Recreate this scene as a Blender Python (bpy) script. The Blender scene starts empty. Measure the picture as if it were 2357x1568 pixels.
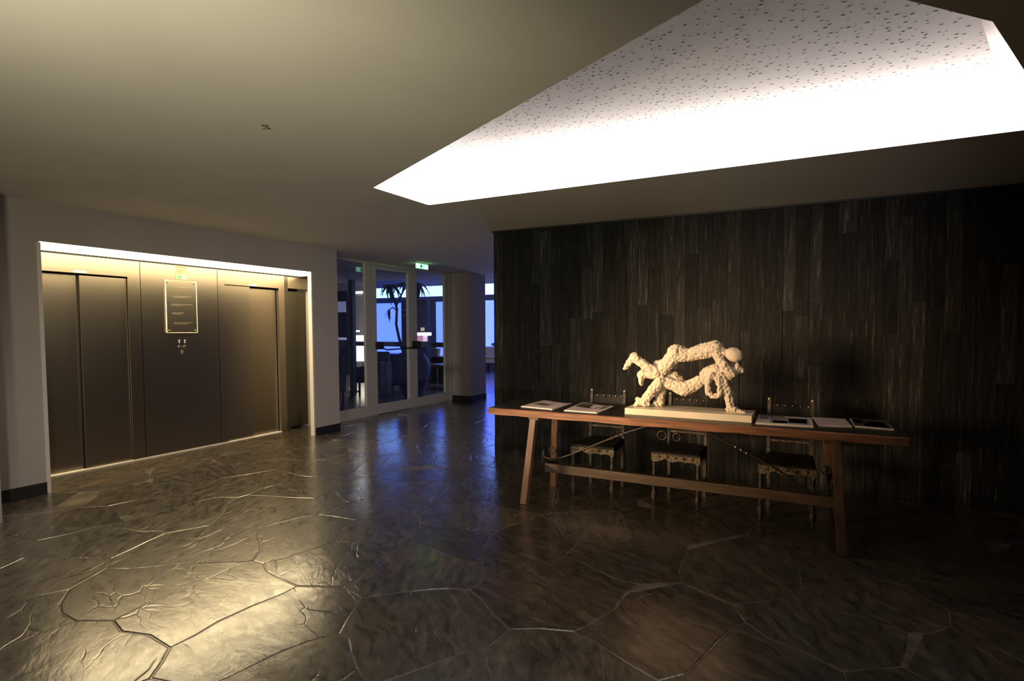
import bpy, bmesh, math, random
from mathutils import Vector, Matrix, noise
S = bpy.context.scene
COL = S.collection
random.seed(7)
PI = math.pi

# ------------------------------------------------------------------ camera
H = 2.646                       # ceiling height
cd = bpy.data.cameras.new('camera')
cam = bpy.data.objects.new('camera', cd)
COL.objects.link(cam)
cd.sensor_fit = 'HORIZONTAL'; cd.sensor_width = 36.0
cd.lens = 1237.0 / 2357.0 * 36.0
cd.shift_x = -105.7 / 2357.0
cd.shift_y = 28.6 / 2357.0
cd.clip_start = 0.05; cd.clip_end = 200
pitch, roll, head = math.radians(2.571), math.radians(-0.0464), math.radians(25.144)
cam.matrix_world = (Matrix.Translation((0, 0, 1.5)) @ Matrix.Rotation(head, 4, 'Z')
                    @ Matrix.Rotation(PI/2 - pitch, 4, 'X') @ Matrix.Rotation(roll, 4, 'Z'))
S.camera = cam

# ------------------------------------------------------------------ world, exposure, lights
w = bpy.data.worlds.new('dusk'); S.world = w; w.use_nodes = True
w.node_tree.nodes['Background'].inputs[0].default_value = (0.30, 0.36, 0.6, 1)
w.node_tree.nodes['Background'].inputs[1].default_value = 0.02
S.view_settings.view_transform = 'Standard'
S.view_settings.look = 'None'
S.view_settings.exposure = 0.0
S.view_settings.gamma = 1.0
S.view_settings.use_curve_mapping = False
try:
    S.cycles.use_denoising = True
    S.cycles.max_bounces = 8
    S.cycles.sample_clamp_indirect = 6.0
    S.cycles.caustics_reflective = True
    S.cycles.blur_glossy = 0.6
except Exception:
    pass

SKY_GLOW = 5.2       # luminous edge of the recessed ceiling light
LIFT_GLOW = 15.0     # luminous soffit above the lift doors
WINDOW_BLUE = 1.9
WINDOW_SKY = 3.0

def lamp(name, kind, loc, energy, color, target=None, **kw):
    d = bpy.data.lights.new(name, kind); d.energy = energy; d.color = color
    for k, v in kw.items(): setattr(d, k, v)
    o = bpy.data.objects.new(name, d); COL.objects.link(o); o.location = loc
    if target is not None:
        o.rotation_euler = (Vector(target) - Vector(loc)).to_track_quat('-Z', 'Y').to_euler()
    return o
# spot in the unseen left part of the lobby that picks out the sculpture and the near end of the table
lamp('sculpture_spot', 'SPOT', (-4.2, 0.5, 1.50), 2600, (1.0, 0.66, 0.36), (-1.45, 4.30, 1.12),
     spot_size=math.radians(28), spot_blend=1.0, shadow_soft_size=0.75)
# unseen uplighter added behind the camera to brighten the ceiling
lamp('added_uplight_bulb', 'SPOT', (-1.5, -0.25, 1.60), 225, (1.0, 0.92, 0.66), (-3.3, 2.7, 2.75),
     spot_size=math.radians(118), spot_blend=1.0, shadow_soft_size=0.12)
# unseen spot added behind the viewer to lift the ceiling above the plank wall
lamp('ceiling_fill_bulb', 'SPOT', (-0.5, -2.4, 1.30), 260, (1.0, 0.93, 0.86), (-0.1, 5.2, 2.45),
     spot_size=math.radians(22), spot_blend=1.0, shadow_soft_size=0.1)
# hidden lamp added round the end of the plank wall to brighten the sofa
lamp('sofa_fill_bulb', 'POINT', (-7.2, 13.6, 1.62), 55, (1.0, 0.95, 0.88), shadow_soft_size=0.15)
# point light added under the lounge ceiling as general fill
lamp('lounge_fill_bulb', 'POINT', (-12.0, 12.0, 3.15), 12, (0.95, 0.95, 1.0), shadow_soft_size=0.1)
# unseen fill spot added to brighten the lift wall and the glazing
lamp('lift_wall_fill_bulb', 'SPOT', (2.6, -1.6, 0.9), 1150, (1.0, 0.885, 0.82), (-6.3, 5.4, -0.75),
     spot_size=math.radians(44), spot_blend=1.0, shadow_soft_size=0.15)

# ------------------------------------------------------------------ helpers
def tag(o, label=None, cat=None, group=None, kind=None):
    if label: o['label'] = label
    if cat: o['category'] = cat
    if group: o['group'] = group
    if kind: o['kind'] = kind
    return o
def rootloc(p):
    v = Vector((0, 0, 0))
    while p is not None:
        v = v + p.location; p = p.parent
    return v
def thing(name, label, cat, loc=(0, 0, 0), rz=0.0, group=None, kind=None):
    o = bpy.data.objects.new(name, None); COL.objects.link(o)
    o.empty_display_size = 0.1
    o.location = loc; o.rotation_euler = (0, 0, rz)
    return tag(o, label, cat, group, kind)
def obj(name, bm, mat, parent=None, world=True, smooth=False, bevel=0.0, label=None):
    """link bm as ONE mesh; with a parent and world=True the bm is in world space"""
    if bevel: bmesh.ops.bevel(bm, geom=[e for e in bm.edges], offset=bevel, segments=2, affect='EDGES', profile=0.7)
    if parent is not None and world:
        bmesh.ops.translate(bm, verts=bm.verts, vec=-rootloc(parent))
    bmesh.ops.recalc_face_normals(bm, faces=bm.faces)
    me = bpy.data.meshes.new(name); bm.to_mesh(me); bm.free()
    for m in (mat if isinstance(mat, (list, tuple)) else [mat]): me.materials.append(m)
    if smooth:
        for p in me.polygons: p.use_smooth = True
    o = bpy.data.objects.new(name, me); COL.objects.link(o)
    if parent is not None: o.parent = parent
    if label: o['label'] = label
    return o
def copy_tree(o, parent=None):
    c = o.copy(); COL.objects.link(c)
    if parent is not None: c.parent = parent
    for ch in list(o.children): copy_tree(ch, c)
    return c
def B(x0, x1, y0, y1, z0, z1, bm=None, mi=0):
    bm = bm or bmesh.new()
    vs = [bm.verts.new((x, y, z)) for x in (x0, x1) for y in (y0, y1) for z in (z0, z1)]
    for f in ((0, 1, 3, 2), (4, 6, 7, 5), (0, 4, 5, 1), (2, 3, 7, 6), (0, 2, 6, 4), (1, 5, 7, 3)):
        fc = bm.faces.new([vs[i] for i in f]); fc.material_index = mi
    return bm
def bar(p0, p1, wx, wy, bm=None, up=None):
    """rectangular bar from p0 to p1"""
    bm = bm or bmesh.new()
    p0, p1 = Vector(p0), Vector(p1); d = (p1 - p0).normalized()
    a = Vector(up) if up else (Vector((1, 0, 0)) if abs(d.x) < 0.8 else Vector((0, 1, 0)))
    s = d.cross(a).normalized(); t = s.cross(d).normalized()
    r = [[bm.verts.new(p + s*sx*wy/2 + t*tx*wx/2) for sx, tx in ((-1, -1), (1, -1), (1, 1), (-1, 1))] for p in (p0, p1)]
    for i in range(4):
        bm.faces.new((r[0][i], r[0][(i+1) % 4], r[1][(i+1) % 4], r[1][i]))
    bm.faces.new(r[0][::-1]); bm.faces.new(r[1])
    return bm
def tube(pts, rad, n=8, bm=None, cap=True):
    bm = bm or bmesh.new()
    pts = [Vector(p) for p in pts]
    rad = rad if isinstance(rad, (list, tuple)) else [rad]*len(pts)
    rings = []; nrm = None
    for i, p in enumerate(pts):
        d = (pts[min(i+1, len(pts)-1)] - pts[max(i-1, 0)]).normalized()
        if nrm is None:
            a = Vector((0, 0, 1)) if abs(d.z) < 0.9 else Vector((1, 0, 0))
            nrm = d.cross(a).normalized()
        nrm = (nrm - d*nrm.dot(d)).normalized()
        b = d.cross(nrm)
        rings.append([bm.verts.new(p + (nrm*math.cos(2*PI*k/n) + b*math.sin(2*PI*k/n))*rad[i]) for k in range(n)])
    for a, b in zip(rings, rings[1:]):
        for k in range(n): bm.faces.new((a[k], a[(k+1) % n], b[(k+1) % n], b[k]))
    if cap: bm.faces.new(rings[0][::-1]); bm.faces.new(rings[-1])
    return bm
def lathe(prof, c=(0, 0, 0), n=24, bm=None):
    bm = bm or bmesh.new(); c = Vector(c)
    rings = [[bm.verts.new(c + Vector((r*math.cos(2*PI*k/n), r*math.sin(2*PI*k/n), z))) for k in range(n)] for r, z in prof]
    for a, b in zip(rings, rings[1:]):
        for k in range(n): bm.faces.new((a[k], a[(k+1) % n], b[(k+1) % n], b[k]))
    bm.faces.new(rings[0][::-1]); bm.faces.new(rings[-1])
    return bm
def prism(pts, axis, a0, a1, bm=None):
    """2-D outline extruded along axis ('x','y','z'); pts are the two other coordinates in order"""
    bm = bm or bmesh.new()
    def mk(p, a):
        return {'x': (a, p[0], p[1]), 'y': (p[0], a, p[1]), 'z': (p[0], p[1], a)}[axis]
    r0 = [bm.verts.new(mk(p, a0)) for p in pts]; r1 = [bm.verts.new(mk(p, a1)) for p in pts]
    n = len(pts)
    for i in range(n): bm.faces.new((r0[i], r0[(i+1) % n], r1[(i+1) % n], r1[i]))
    bm.faces.new(r0[::-1]); bm.faces.new(r1)
    return bm
def ball(c, r, bm=None, sub=1, sc=(1, 1, 1)):
    bm = bm or bmesh.new()
    m = Matrix.Translation(c) @ Matrix.Diagonal((*[r*s for s in sc], 1))
    bmesh.ops.create_icosphere(bm, subdivisions=sub, radius=1, matrix=m)
    return bm

# ------------------------------------------------------------------ materials
def M(name):
    m = bpy.data.materials.new(name); m.use_nodes = True
    nt = m.node_tree
    return m, nt, nt.nodes['Principled BSDF'], nt.nodes, nt.links
def mat(name, col, rough=0.6, metal=0.0, spec=0.5, var=0.0, scale=8.0, bump=0.0, bscale=60.0, stretch=(1, 1, 1), rnd=0.0):
    m, nt, p, N, L = M(name)
    p.inputs['Roughness'].default_value = rough
    p.inputs['Metallic'].default_value = metal
    p.inputs['Specular IOR Level'].default_value = spec
    p.inputs['Base Color'].default_value = (*col, 1)
    tc = N.new('ShaderNodeTexCoord'); mp = N.new('ShaderNodeMapping'); mp.inputs['Scale'].default_value = stretch
    L.new(tc.outputs['Object'], mp.inputs['Vector'])
    out = None
    if var:
        t = N.new('ShaderNodeTexNoise'); t.inputs['Scale'].default_value = scale; t.inputs['Detail'].default_value = 6
        L.new(mp.outputs[0], t.inputs['Vector'])
        r = N.new('ShaderNodeMapRange'); r.inputs[1].default_value = 0.3; r.inputs[2].default_value = 0.7
        r.inputs[3].default_value = 1-var; r.inputs[4].default_value = 1+var
        L.new(t.outputs['Fac'], r.inputs[0]); out = r.outputs[0]
    if rnd:
        oi = N.new('ShaderNodeObjectInfo'); r = N.new('ShaderNodeMapRange')
        r.inputs[3].default_value = 1-rnd; r.inputs[4].default_value = 1+rnd
        L.new(oi.outputs['Random'], r.inputs[0])
        if out:
            mu = N.new('ShaderNodeMath'); mu.operation = 'MULTIPLY'
            L.new(out, mu.inputs[0]); L.new(r.outputs[0], mu.inputs[1]); out = mu.outputs[0]
        else: out = r.outputs[0]
    if out:
        mx = N.new('ShaderNodeVectorMath'); mx.operation = 'SCALE'; mx.inputs[0].default_value = col
        L.new(out, mx.inputs['Scale']); L.new(mx.outputs[0], p.inputs['Base Color'])
    if bump:
        t = N.new('ShaderNodeTexNoise'); t.inputs['Scale'].default_value = bscale; t.inputs['Detail'].default_value = 5
        L.new(mp.outputs[0], t.inputs['Vector'])
        b = N.new('ShaderNodeBump'); b.inputs['Strength'].default_value = bump; b.inputs['Distance'].default_value = 0.01
        L.new(t.outputs['Fac'], b.inputs['Height']); L.new(b.outputs[0], p.inputs['Normal'])
    return m
def emit(name, col, s):
    m, nt, p, N, L = M(name)
    p.inputs['Base Color'].default_value = (0.8, 0.8, 0.8, 1)
    p.inputs['Emission Color'].default_value = (*col, 1)
    p.inputs['Emission Strength'].default_value = s
    return m
def glassmat():
    m = bpy.data.materials.new('clear_glass'); m.use_nodes = True
    nt = m.node_tree; N, L = nt.nodes, nt.links; N.clear()
    o = N.new('ShaderNodeOutputMaterial'); mx = N.new('ShaderNodeMixShader')
    t = N.new('ShaderNodeBsdfTransparent'); t.inputs[0].default_value = (0.90, 0.925, 0.92, 1)
    g = N.new('ShaderNodeBsdfGlossy'); g.inputs['Roughness'].default_value = 0.0
    fr = N.new('ShaderNodeFresnel'); ge = N.new('ShaderNodeNewGeometry')
    io = N.new('ShaderNodeMapRange'); io.inputs[3].default_value = 1.5; io.inputs[4].default_value = 1/1.5   # thin pane: no total reflection at the rear face
    L.new(ge.outputs['Backfacing'], io.inputs[0]); L.new(io.outputs[0], fr.inputs['IOR'])
    L.new(fr.outputs[0], mx.inputs[0]); L.new(t.outputs[0], mx.inputs[1]); L.new(g.outputs[0], mx.inputs[2])
    L.new(mx.outputs[0], o.inputs[0])
    return m
def slate():
    m, nt, p, N, L = M('slate_flagstone')
    def math_(op, a, b=None, c=None):
        n = N.new('ShaderNodeMath'); n.operation = op
        for k, v in enumerate((a, b, c)):
            if v is None: continue
            if isinstance(v, (int, float)): n.inputs[k].default_value = v
            else: L.new(v, n.inputs[k])
        return n.outputs[0]
    tc = N.new('ShaderNodeTexCoord'); oi = N.new('ShaderNodeObjectInfo')
    rot = N.new('ShaderNodeVectorRotate'); rot.rotation_type = 'Z_AXIS'
    L.new(tc.outputs['Object'], rot.inputs['Vector']); L.new(math_('MULTIPLY_ADD', oi.outputs['Random'], 1.1, 0.2), rot.inputs['Angle'])
    ad = N.new('ShaderNodeVectorMath'); ad.operation = 'ADD'; L.new(rot.outputs[0], ad.inputs[0])
    cv = N.new('ShaderNodeCombineXYZ'); k = math_('MULTIPLY', oi.outputs['Random'], 37.0)
    L.new(k, cv.inputs[0]); L.new(k, cv.inputs[1]); L.new(cv.outputs[0], ad.inputs[1])
    def nz(scale, det, src, rough=0.6, dist=0.0, out='Fac'):
        t = N.new('ShaderNodeTexNoise'); t.inputs['Scale'].default_value = scale; t.inputs['Detail'].default_value = det
        t.inputs['Roughness'].default_value = rough; t.inputs['Distortion'].default_value = dist
        L.new(src, t.inputs['Vector']); return t.outputs[out]
    wv = N.new('ShaderNodeVectorMath'); wv.operation = 'SCALE'; wv.inputs['Scale'].default_value = 0.28
    L.new(nz(1.7, 3, ad.outputs[0], out='Color'), wv.inputs[0])
    wp = N.new('ShaderNodeVectorMath'); wp.operation = 'ADD'; L.new(ad.outputs[0], wp.inputs[0]); L.new(wv.outputs[0], wp.inputs[1])
    mp = N.new('ShaderNodeMapping'); mp.inputs['Scale'].default_value = (0.75, 2.3, 1.0); L.new(wp.outputs[0], mp.inputs['Vector'])
    V = mp.outputs[0]
    n1 = nz(2.3, 5, V); n2 = nz(9, 9, V, 0.66); n3 = nz(1.3, 3, ad.outputs[0])
    layer = math_('SNAP', n1, 0.055)
    vo = N.new('ShaderNodeTexVoronoi'); vo.feature = 'DISTANCE_TO_EDGE'; vo.inputs['Scale'].default_value = 3.0; L.new(V, vo.inputs['Vector'])
    cr_ = N.new('ShaderNodeMapRange'); cr_.inputs[1].default_value = 0.0; cr_.inputs[2].default_value = 0.030; cr_.inputs[3].default_value = 1.0; cr_.inputs[4].default_value = 0.0
    L.new(vo.outputs['Distance'], cr_.inputs[0])
    mk = N.new('ShaderNodeMapRange'); mk.inputs[1].default_value = 0.50; mk.inputs[2].default_value = 0.60; L.new(nz(2.0, 2, ad.outputs[0]), mk.inputs[0])
    crack = math_('MULTIPLY', cr_.outputs[0], mk.outputs[0])
    h = math_('MULTIPLY_ADD', layer, 0.60, math_('MULTIPLY', n1, 0.30))
    h = math_('MULTIPLY_ADD', n2, 0.15, h)
    h = math_('MULTIPLY_ADD', crack, -0.10, h)
    bp = N.new('ShaderNodeBump'); bp.inputs['Strength'].default_value = 0.58; bp.inputs['Distance'].default_value = 0.0155
    L.new(h, bp.inputs['Height']); L.new(bp.outputs[0], p.inputs['Normal']); L.new(bp.outputs[0], p.inputs['Coat Normal'])
    def ramp(fac, *st):
        c = N.new('ShaderNodeValToRGB'); e = c.color_ramp.elements
        while len(e) < len(st): e.new(0.5)
        for x, (pos, col) in zip(e, st): x.position = pos; x.color = (*col, 1)
        L.new(fac, c.inputs[0]); return c.outputs[0]
    ca = ramp(n2, (0.28, (0.024, 0.017, 0.011)), (0.52, (0.064, 0.047, 0.030)), (0.74, (0.150, 0.108, 0.068)))
    cb = ramp(n2, (0.28, (0.018, 0.016, 0.013)), (0.52, (0.045, 0.039, 0.030)), (0.74, (0.108, 0.094, 0.070)))
    mx = N.new('ShaderNodeMix'); mx.data_type = 'RGBA'
    mr = N.new('ShaderNodeMapRange'); mr.inputs[1].default_value = 0.4; mr.inputs[2].default_value = 0.6; L.new(n3, mr.inputs[0])
    L.new(mr.outputs[0], mx.inputs['Factor']); L.new(ca, mx.inputs['A']); L.new(cb, mx.inputs['B'])
    rr = N.new('ShaderNodeMapRange'); rr.inputs[3].default_value = 0.65; rr.inputs[4].default_value = 1.2; L.new(oi.outputs['Random'], rr.inputs[0])
    vm = N.new('ShaderNodeVectorMath'); vm.operation = 'SCALE'; L.new(mx.outputs['Result'], vm.inputs[0]); L.new(math_('MULTIPLY', rr.outputs[0], math_('MULTIPLY_ADD', crack, -0.6, 1.0)), vm.inputs['Scale'])
    L.new(vm.outputs[0], p.inputs['Base Color'])
    r2 = N.new('ShaderNodeMapRange'); r2.inputs[1].default_value = 0.3; r2.inputs[2].default_value = 0.7; r2.inputs[3].default_value = 0.20; r2.inputs[4].default_value = 0.42
    L.new(n2, r2.inputs[0]); L.new(r2.outputs[0], p.inputs['Roughness'])
    p.inputs['Specular IOR Level'].default_value = 0.35
    cw = N.new('ShaderNodeMapRange'); cw.inputs[1].default_value = 0.35; cw.inputs[2].default_value = 0.62; cw.inputs[3].default_value = 0.55; cw.inputs[4].default_value = 1.0
    L.new(nz(3.6, 6, V, 0.6), cw.inputs[0]); L.new(cw.outputs[0], p.inputs['Coat Weight'])    # worn and waxed patches
    p.inputs['Coat Roughness'].default_value = 0.11; p.inputs['Coat IOR'].default_value = 1.5
    return m
def charred():
    m, nt, p, N, L = M('black_stained_wood')
    tc = N.new('ShaderNodeTexCoord'); oi = N.new('ShaderNodeObjectInfo')
    cv = N.new('ShaderNodeCombineXYZ'); k = N.new('ShaderNodeMath'); k.operation = 'MULTIPLY'; k.inputs[1].default_value = 53.0
    L.new(oi.outputs['Random'], k.inputs[0]); L.new(k.outputs[0], cv.inputs[0]); L.new(k.outputs[0], cv.inputs[2])
    ad = N.new('ShaderNodeVectorMath'); ad.operation = 'ADD'
    L.new(tc.outputs['Object'], ad.inputs[0]); L.new(cv.outputs[0], ad.inputs[1])
    mp = N.new('ShaderNodeMapping'); mp.inputs['Scale'].default_value = (14, 14, 0.8)
    L.new(ad.outputs[0], mp.inputs['Vector'])
    t = N.new('ShaderNodeTexNoise'); t.inputs['Scale'].default_value = 4.5; t.inputs['Detail'].default_value = 7; t.inputs['Roughness'].default_value = 0.7
    L.new(mp.outputs[0], t.inputs['Vector'])
    cr = N.new('ShaderNodeValToRGB'); e = cr.color_ramp.elements
    e[0].position = 0.38; e[0].color = (0.005, 0.005, 0.0045, 1)
    e[1].position = 0.78; e[1].color = (0.105, 0.105, 0.103, 1)
    x = e.new(0.58); x.color = (0.016, 0.0158, 0.0155, 1)
    L.new(t.outputs['Fac'], cr.inputs[0])
    pw = N.new('ShaderNodeMath'); pw.operation = 'POWER'; pw.inputs[1].default_value = 2.2
    L.new(oi.outputs['Random'], pw.inputs[0])
    rr = N.new('ShaderNodeMapRange'); rr.inputs[3].default_value = 0.65; rr.inputs[4].default_value = 2.3
    L.new(pw.outputs[0], rr.inputs[0])
    vm = N.new('ShaderNodeVectorMath'); vm.operation = 'SCALE'; L.new(cr.outputs[0], vm.inputs[0]); L.new(rr.outputs[0], vm.inputs['Scale'])
    L.new(vm.outputs[0], p.inputs['Base Color'])
    p.inputs['Roughness'].default_value = 0.7; p.inputs['Specular IOR Level'].default_value = 0.2
    bp = N.new('ShaderNodeBump'); bp.inputs['Strength'].default_value = 0.5; bp.inputs['Distance'].default_value = 0.004
    L.new(t.outputs['Fac'], bp.inputs['Height']); L.new(bp.outputs[0], p.inputs['Normal'])
    return m
def wood(name, c0, c1, rough, axis=0, rnd=0.0):
    m, nt, p, N, L = M(name)
    tc = N.new('ShaderNodeTexCoord'); mp = N.new('ShaderNodeMapping')
    s = [18, 18, 18]; s[axis] = 1.2; mp.inputs['Scale'].default_value = s
    L.new(tc.outputs['Object'], mp.inputs['Vector'])
    t = N.new('ShaderNodeTexNoise'); t.inputs['Scale'].default_value = 2.0; t.inputs['Detail'].default_value = 6; t.inputs['Distortion'].default_value = 0.6
    L.new(mp.outputs[0], t.inputs['Vector'])
    cr = N.new('ShaderNodeValToRGB'); e = cr.color_ramp.elements
    e[0].position = 0.32; e[0].color = (*c0, 1); e[1].position = 0.68; e[1].color = (*c1, 1)
    L.new(t.outputs['Fac'], cr.inputs[0]); L.new(cr.outputs[0], p.inputs['Base Color'])
    p.inputs['Roughness'].default_value = rough
    bp = N.new('ShaderNodeBump'); bp.inputs['Strength'].default_value = 0.35; bp.inputs['Distance'].default_value = 0.003
    L.new(t.outputs['Fac'], bp.inputs['Height']); L.new(bp.outputs[0], p.inputs['Normal'])
    return m
def steel(name, col, rough):
    m = bpy.data.materials.new(name); m.use_nodes = True
    nt = m.node_tree; N, L = nt.nodes, nt.links; N.clear()
    o = N.new('ShaderNodeOutputMaterial'); g = N.new('ShaderNodeBsdfAnisotropic'); g.distribution = 'BECKMANN'
    g.inputs['Color'].default_value = (*col, 1)
    tc = N.new('ShaderNodeTexCoord'); mp = N.new('ShaderNodeMapping'); mp.inputs['Scale'].default_value = (1, 0.6, 90)
    L.new(tc.outputs['Object'], mp.inputs['Vector'])
    t = N.new('ShaderNodeTexNoise'); t.inputs['Scale'].default_value = 5; t.inputs['Detail'].default_value = 4
    L.new(mp.outputs[0], t.inputs['Vector'])
    r = N.new('ShaderNodeMapRange'); r.inputs[3].default_value = rough-0.05; r.inputs[4].default_value = rough+0.06
    L.new(t.outputs['Fac'], r.inputs[0]); L.new(r.outputs[0], g.inputs['Roughness'])
    g2 = N.new('ShaderNodeBsdfAnisotropic'); g2.distribution = 'BECKMANN'; g2.inputs['Color'].default_value = (*col, 1); g2.inputs['Roughness'].default_value = rough+0.20
    mx = N.new('ShaderNodeMixShader'); mx.inputs[0].default_value = 0.18
    L.new(g.outputs[0], mx.inputs[1]); L.new(g2.outputs[0], mx.inputs[2]); L.new(mx.outputs[0], o.inputs[0])
    return m

CEIL = mat('ceiling_paint', (0.60, 0.565, 0.49), 0.85, var=0.04, scale=1.5)
WALLP = mat('wall_paint', (0.37, 0.332, 0.30), 0.7, var=0.04, scale=2.0)
FRAMEP = mat('door_frame_paint', (0.36, 0.33, 0.29), 0.5)
BLACKB = mat('black_skirting', (0.012, 0.012, 0.011), 0.4)
SLATE = slate()
MORTAR = mat('pale_mortar', (0.125, 0.105, 0.082), 0.25, var=0.5, scale=6, bump=0.15, bscale=40)
CHAR = charred()
STEEL = steel('brushed_steel', (0.27, 0.235, 0.185), 0.39)
STEELD = steel('dark_steel', (0.10, 0.095, 0.08), 0.32)
ALU = mat('pale_metal_trim', (0.62, 0.57, 0.50), 0.45)
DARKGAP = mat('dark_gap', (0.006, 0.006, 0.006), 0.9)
PANEL = mat('white_plaster_panel', (0.56, 0.52, 0.50), 0.8)
GLASS = glassmat()
GLOW = emit('cove_glow', (1.0, 0.93, 0.90), SKY_GLOW)
LIFTG = emit('lift_soffit_glow', (1.0, 0.80, 0.46), LIFT_GLOW)
EDGEW = wood('worn_brown_wood', (0.10, 0.042, 0.020), (0.30, 0.130, 0.062), 0.5, 0)
LEGW = wood('worn_brown_leg_wood', (0.055, 0.026, 0.015), (0.135, 0.066, 0.037), 0.5, 2)
STRW = wood('stretcher_wood', (0.045, 0.027, 0.017), (0.100, 0.062, 0.038), 0.5, 0)
TOPW = wood('dark_oak_top', (0.010, 0.007, 0.006), (0.026, 0.018, 0.014), 0.45, 0)
IRON = mat('black_iron', (0.045, 0.040, 0.036), 0.45, metal=0.6)
LEATHER = mat('black_leather', (0.007, 0.006, 0.005), 0.6, spec=0.25, bump=0.3, bscale=90)
CHAIRW = mat('carved_chair_wood', (0.030, 0.022, 0.014), 0.5, var=0.5, scale=14, bump=0.8, bscale=70)
GILT = mat('carved_gilt_wood', (0.075, 0.056, 0.028), 0.38, var=0.6, scale=22, bump=1.0, bscale=55)
BRASS = mat('aged_brass', (0.42, 0.36, 0.26), 0.35, metal=0.8)
PLASTER = mat('cream_carved_stone', (0.72, 0.62, 0.50), 0.75, var=0.08, scale=20, bump=0.6, bscale=120)
PLINTH = mat('cream_marble', (0.70, 0.63, 0.50), 0.4, var=0.10, scale=5, stretch=(1, 3, 3))
BLACK = mat('matt_black', (0.010, 0.010, 0.010), 0.5)
PAPER = mat('white_paper', (0.62, 0.57, 0.55), 0.5)
PAPERG = mat('grey_print', (0.28, 0.26, 0.27), 0.5, var=0.4, scale=25)
PRINTB = mat('brown_print', (0.16, 0.10, 0.075), 0.5, var=0.5, scale=30)
PRINTD = mat('dark_print', (0.05, 0.04, 0.04), 0.5, var=0.5, scale=30)
PRINTP = mat('pinkish_print', (0.60, 0.50, 0.49), 0.5, var=0.08, scale=20)
INK = mat('black_ink', (0.02, 0.02, 0.02), 0.5)

# ------------------------------------------------------------------ floor: irregular slate flagstones
floor = obj('floor', B(-22, 5, -4, 17, -0.2, -0.0012), MORTAR)
tag(floor, 'dark slate crazy paving floor of large irregular glossy flagstones', 'floor', kind='structure')
def clip(poly, a, b, c):       # keep a*x+b*y<=c
    out = []
    for i in range(len(poly)):
        p, q = poly[i], poly[(i+1) % len(poly)]
        dp, dq = a*p[0]+b*p[1]-c, a*q[0]+b*q[1]-c
        if dp <= 0: out.append(p)
        if (dp < 0) != (dq < 0) and abs(dp-dq) > 1e-9:
            t = dp/(dp-dq); out.append((p[0]+t*(q[0]-p[0]), p[1]+t*(q[1]-p[1])))
    return out
FX0, FX1, FY0, FY1 = -7.6, 3.4, 0.3, 10.6
rs = random.Random(11)
seeds = []
tries = 0
while len(seeds) < 292 and tries < 20000:
    tries += 1
    q = (rs.uniform(FX0, FX1), rs.uniform(FY0, FY1))
    if q[0] > 1.8 and q[1] > 7: continue
    dm = rs.uniform(0.38, 0.72)
    if all((q[0]-s[0])**2 + ((q[1]-s[1])*1.15)**2 > dm*dm for s in seeds): seeds.append(q)
FLOORPOLY = [(FX0, FY0), (FX1, FY0), (FX1, FY1), (FX0, FY1)]
for i, s in enumerate(seeds):
    poly = list(FLOORPOLY)
    for j, t in enumerate(seeds):
        if i == j: continue
        dx, dy = t[0]-s[0], t[1]-s[1]
        d2 = dx*dx+dy*dy
        if d2 > 9: continue
        poly = clip(poly, dx, dy, (t[0]**2+t[1]**2-s[0]**2-s[1]**2)/2)
        if len(poly) < 3: break
    if len(poly) < 3: continue
    # shrink for the joint and roughen the outline
    pts = []
    n = len(poly)
    for k in range(n):
        p, q = poly[k], poly[(k+1) % n]
        L_ = math.hypot(q[0]-p[0], q[1]-p[1]); m = max(1, int(L_/0.13))
        for u in range(m):
            f = u/m; x, y = p[0]+(q[0]-p[0])*f, p[1]+(q[1]-p[1])*f
            v = noise.noise_vector(Vector((x*3.1, y*3.1, 0)))
            v2 = noise.noise_vector(Vector((x*9, y*9, 4)))
            x += v.x*0.085 + v2.x*0.014; y += v.y*0.085 + v2.y*0.014
            dl = math.hypot(x-s[0], y-s[1]) or 1
            sh = 0.0030 + 0.0025*noise.noise(Vector((x*4, y*4, 9)))
            pts.append((x-(x-s[0])/dl*sh, y-(y-s[1])/dl*sh))
    bm = bmesh.new()
    dz = rs.uniform(-0.0025, 0.0025); tx, ty = rs.uniform(-.0022, .0022), rs.uniform(-.0022, .0022)
    lo = [bm.verts.new((x-s[0], y-s[1], -0.012)) for x, y in pts]
    hi = [bm.verts.new((x-s[0], y-s[1], -0.0010+dz*.1)) for x, y in pts]
    top = [bm.verts.new(((x-s[0])*(1-.007/max(.1, math.hypot(x-s[0], y-s[1]))), (y-s[1])*(1-.007/max(.1, math.hypot(x-s[0], y-s[1]))), dz*.3+tx*(x-s[0])+ty*(y-s[1]))) for x, y in pts]
    n = len(pts)
    for k in range(n):
        bm.faces.new((lo[k], lo[(k+1) % n], hi[(k+1) % n], hi[k]))
        bm.faces.new((hi[k], hi[(k+1) % n], top[(k+1) % n], top[k]))
    bm.faces.new(top)
    st = obj('flagstone', bm, SLATE, world=False)
    st.parent = floor; st.location = (s[0], s[1], 0)

# ------------------------------------------------------------------ ceiling with the angular coffer
T = [(-3.229, 3.363), (-3.218, 4.046), (1.254, 4.005), (0.596, 2.558), (-0.149, 1.86)]
bm = bmesh.new()
outer = [bm.verts.new((x, y, H)) for x, y in ((-20, -4), (5, -4), (5, 9.76), (-20, 9.76))]
inner = [bm.verts.new((x, y, H)) for x, y in T]
eds = [bm.edges.new((outer[i], outer[(i+1) % 4])) for i in range(4)] + [bm.edges.new((inner[i], inner[(i+1) % 5])) for i in range(5)]
bmesh.ops.triangle_fill(bm, edges=eds, use_beauty=True)
ceiling = obj('ceiling', bm, CEIL)
tag(ceiling, 'plain olive beige painted lobby ceiling with an angular opening', 'ceiling', kind='structure')
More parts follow.
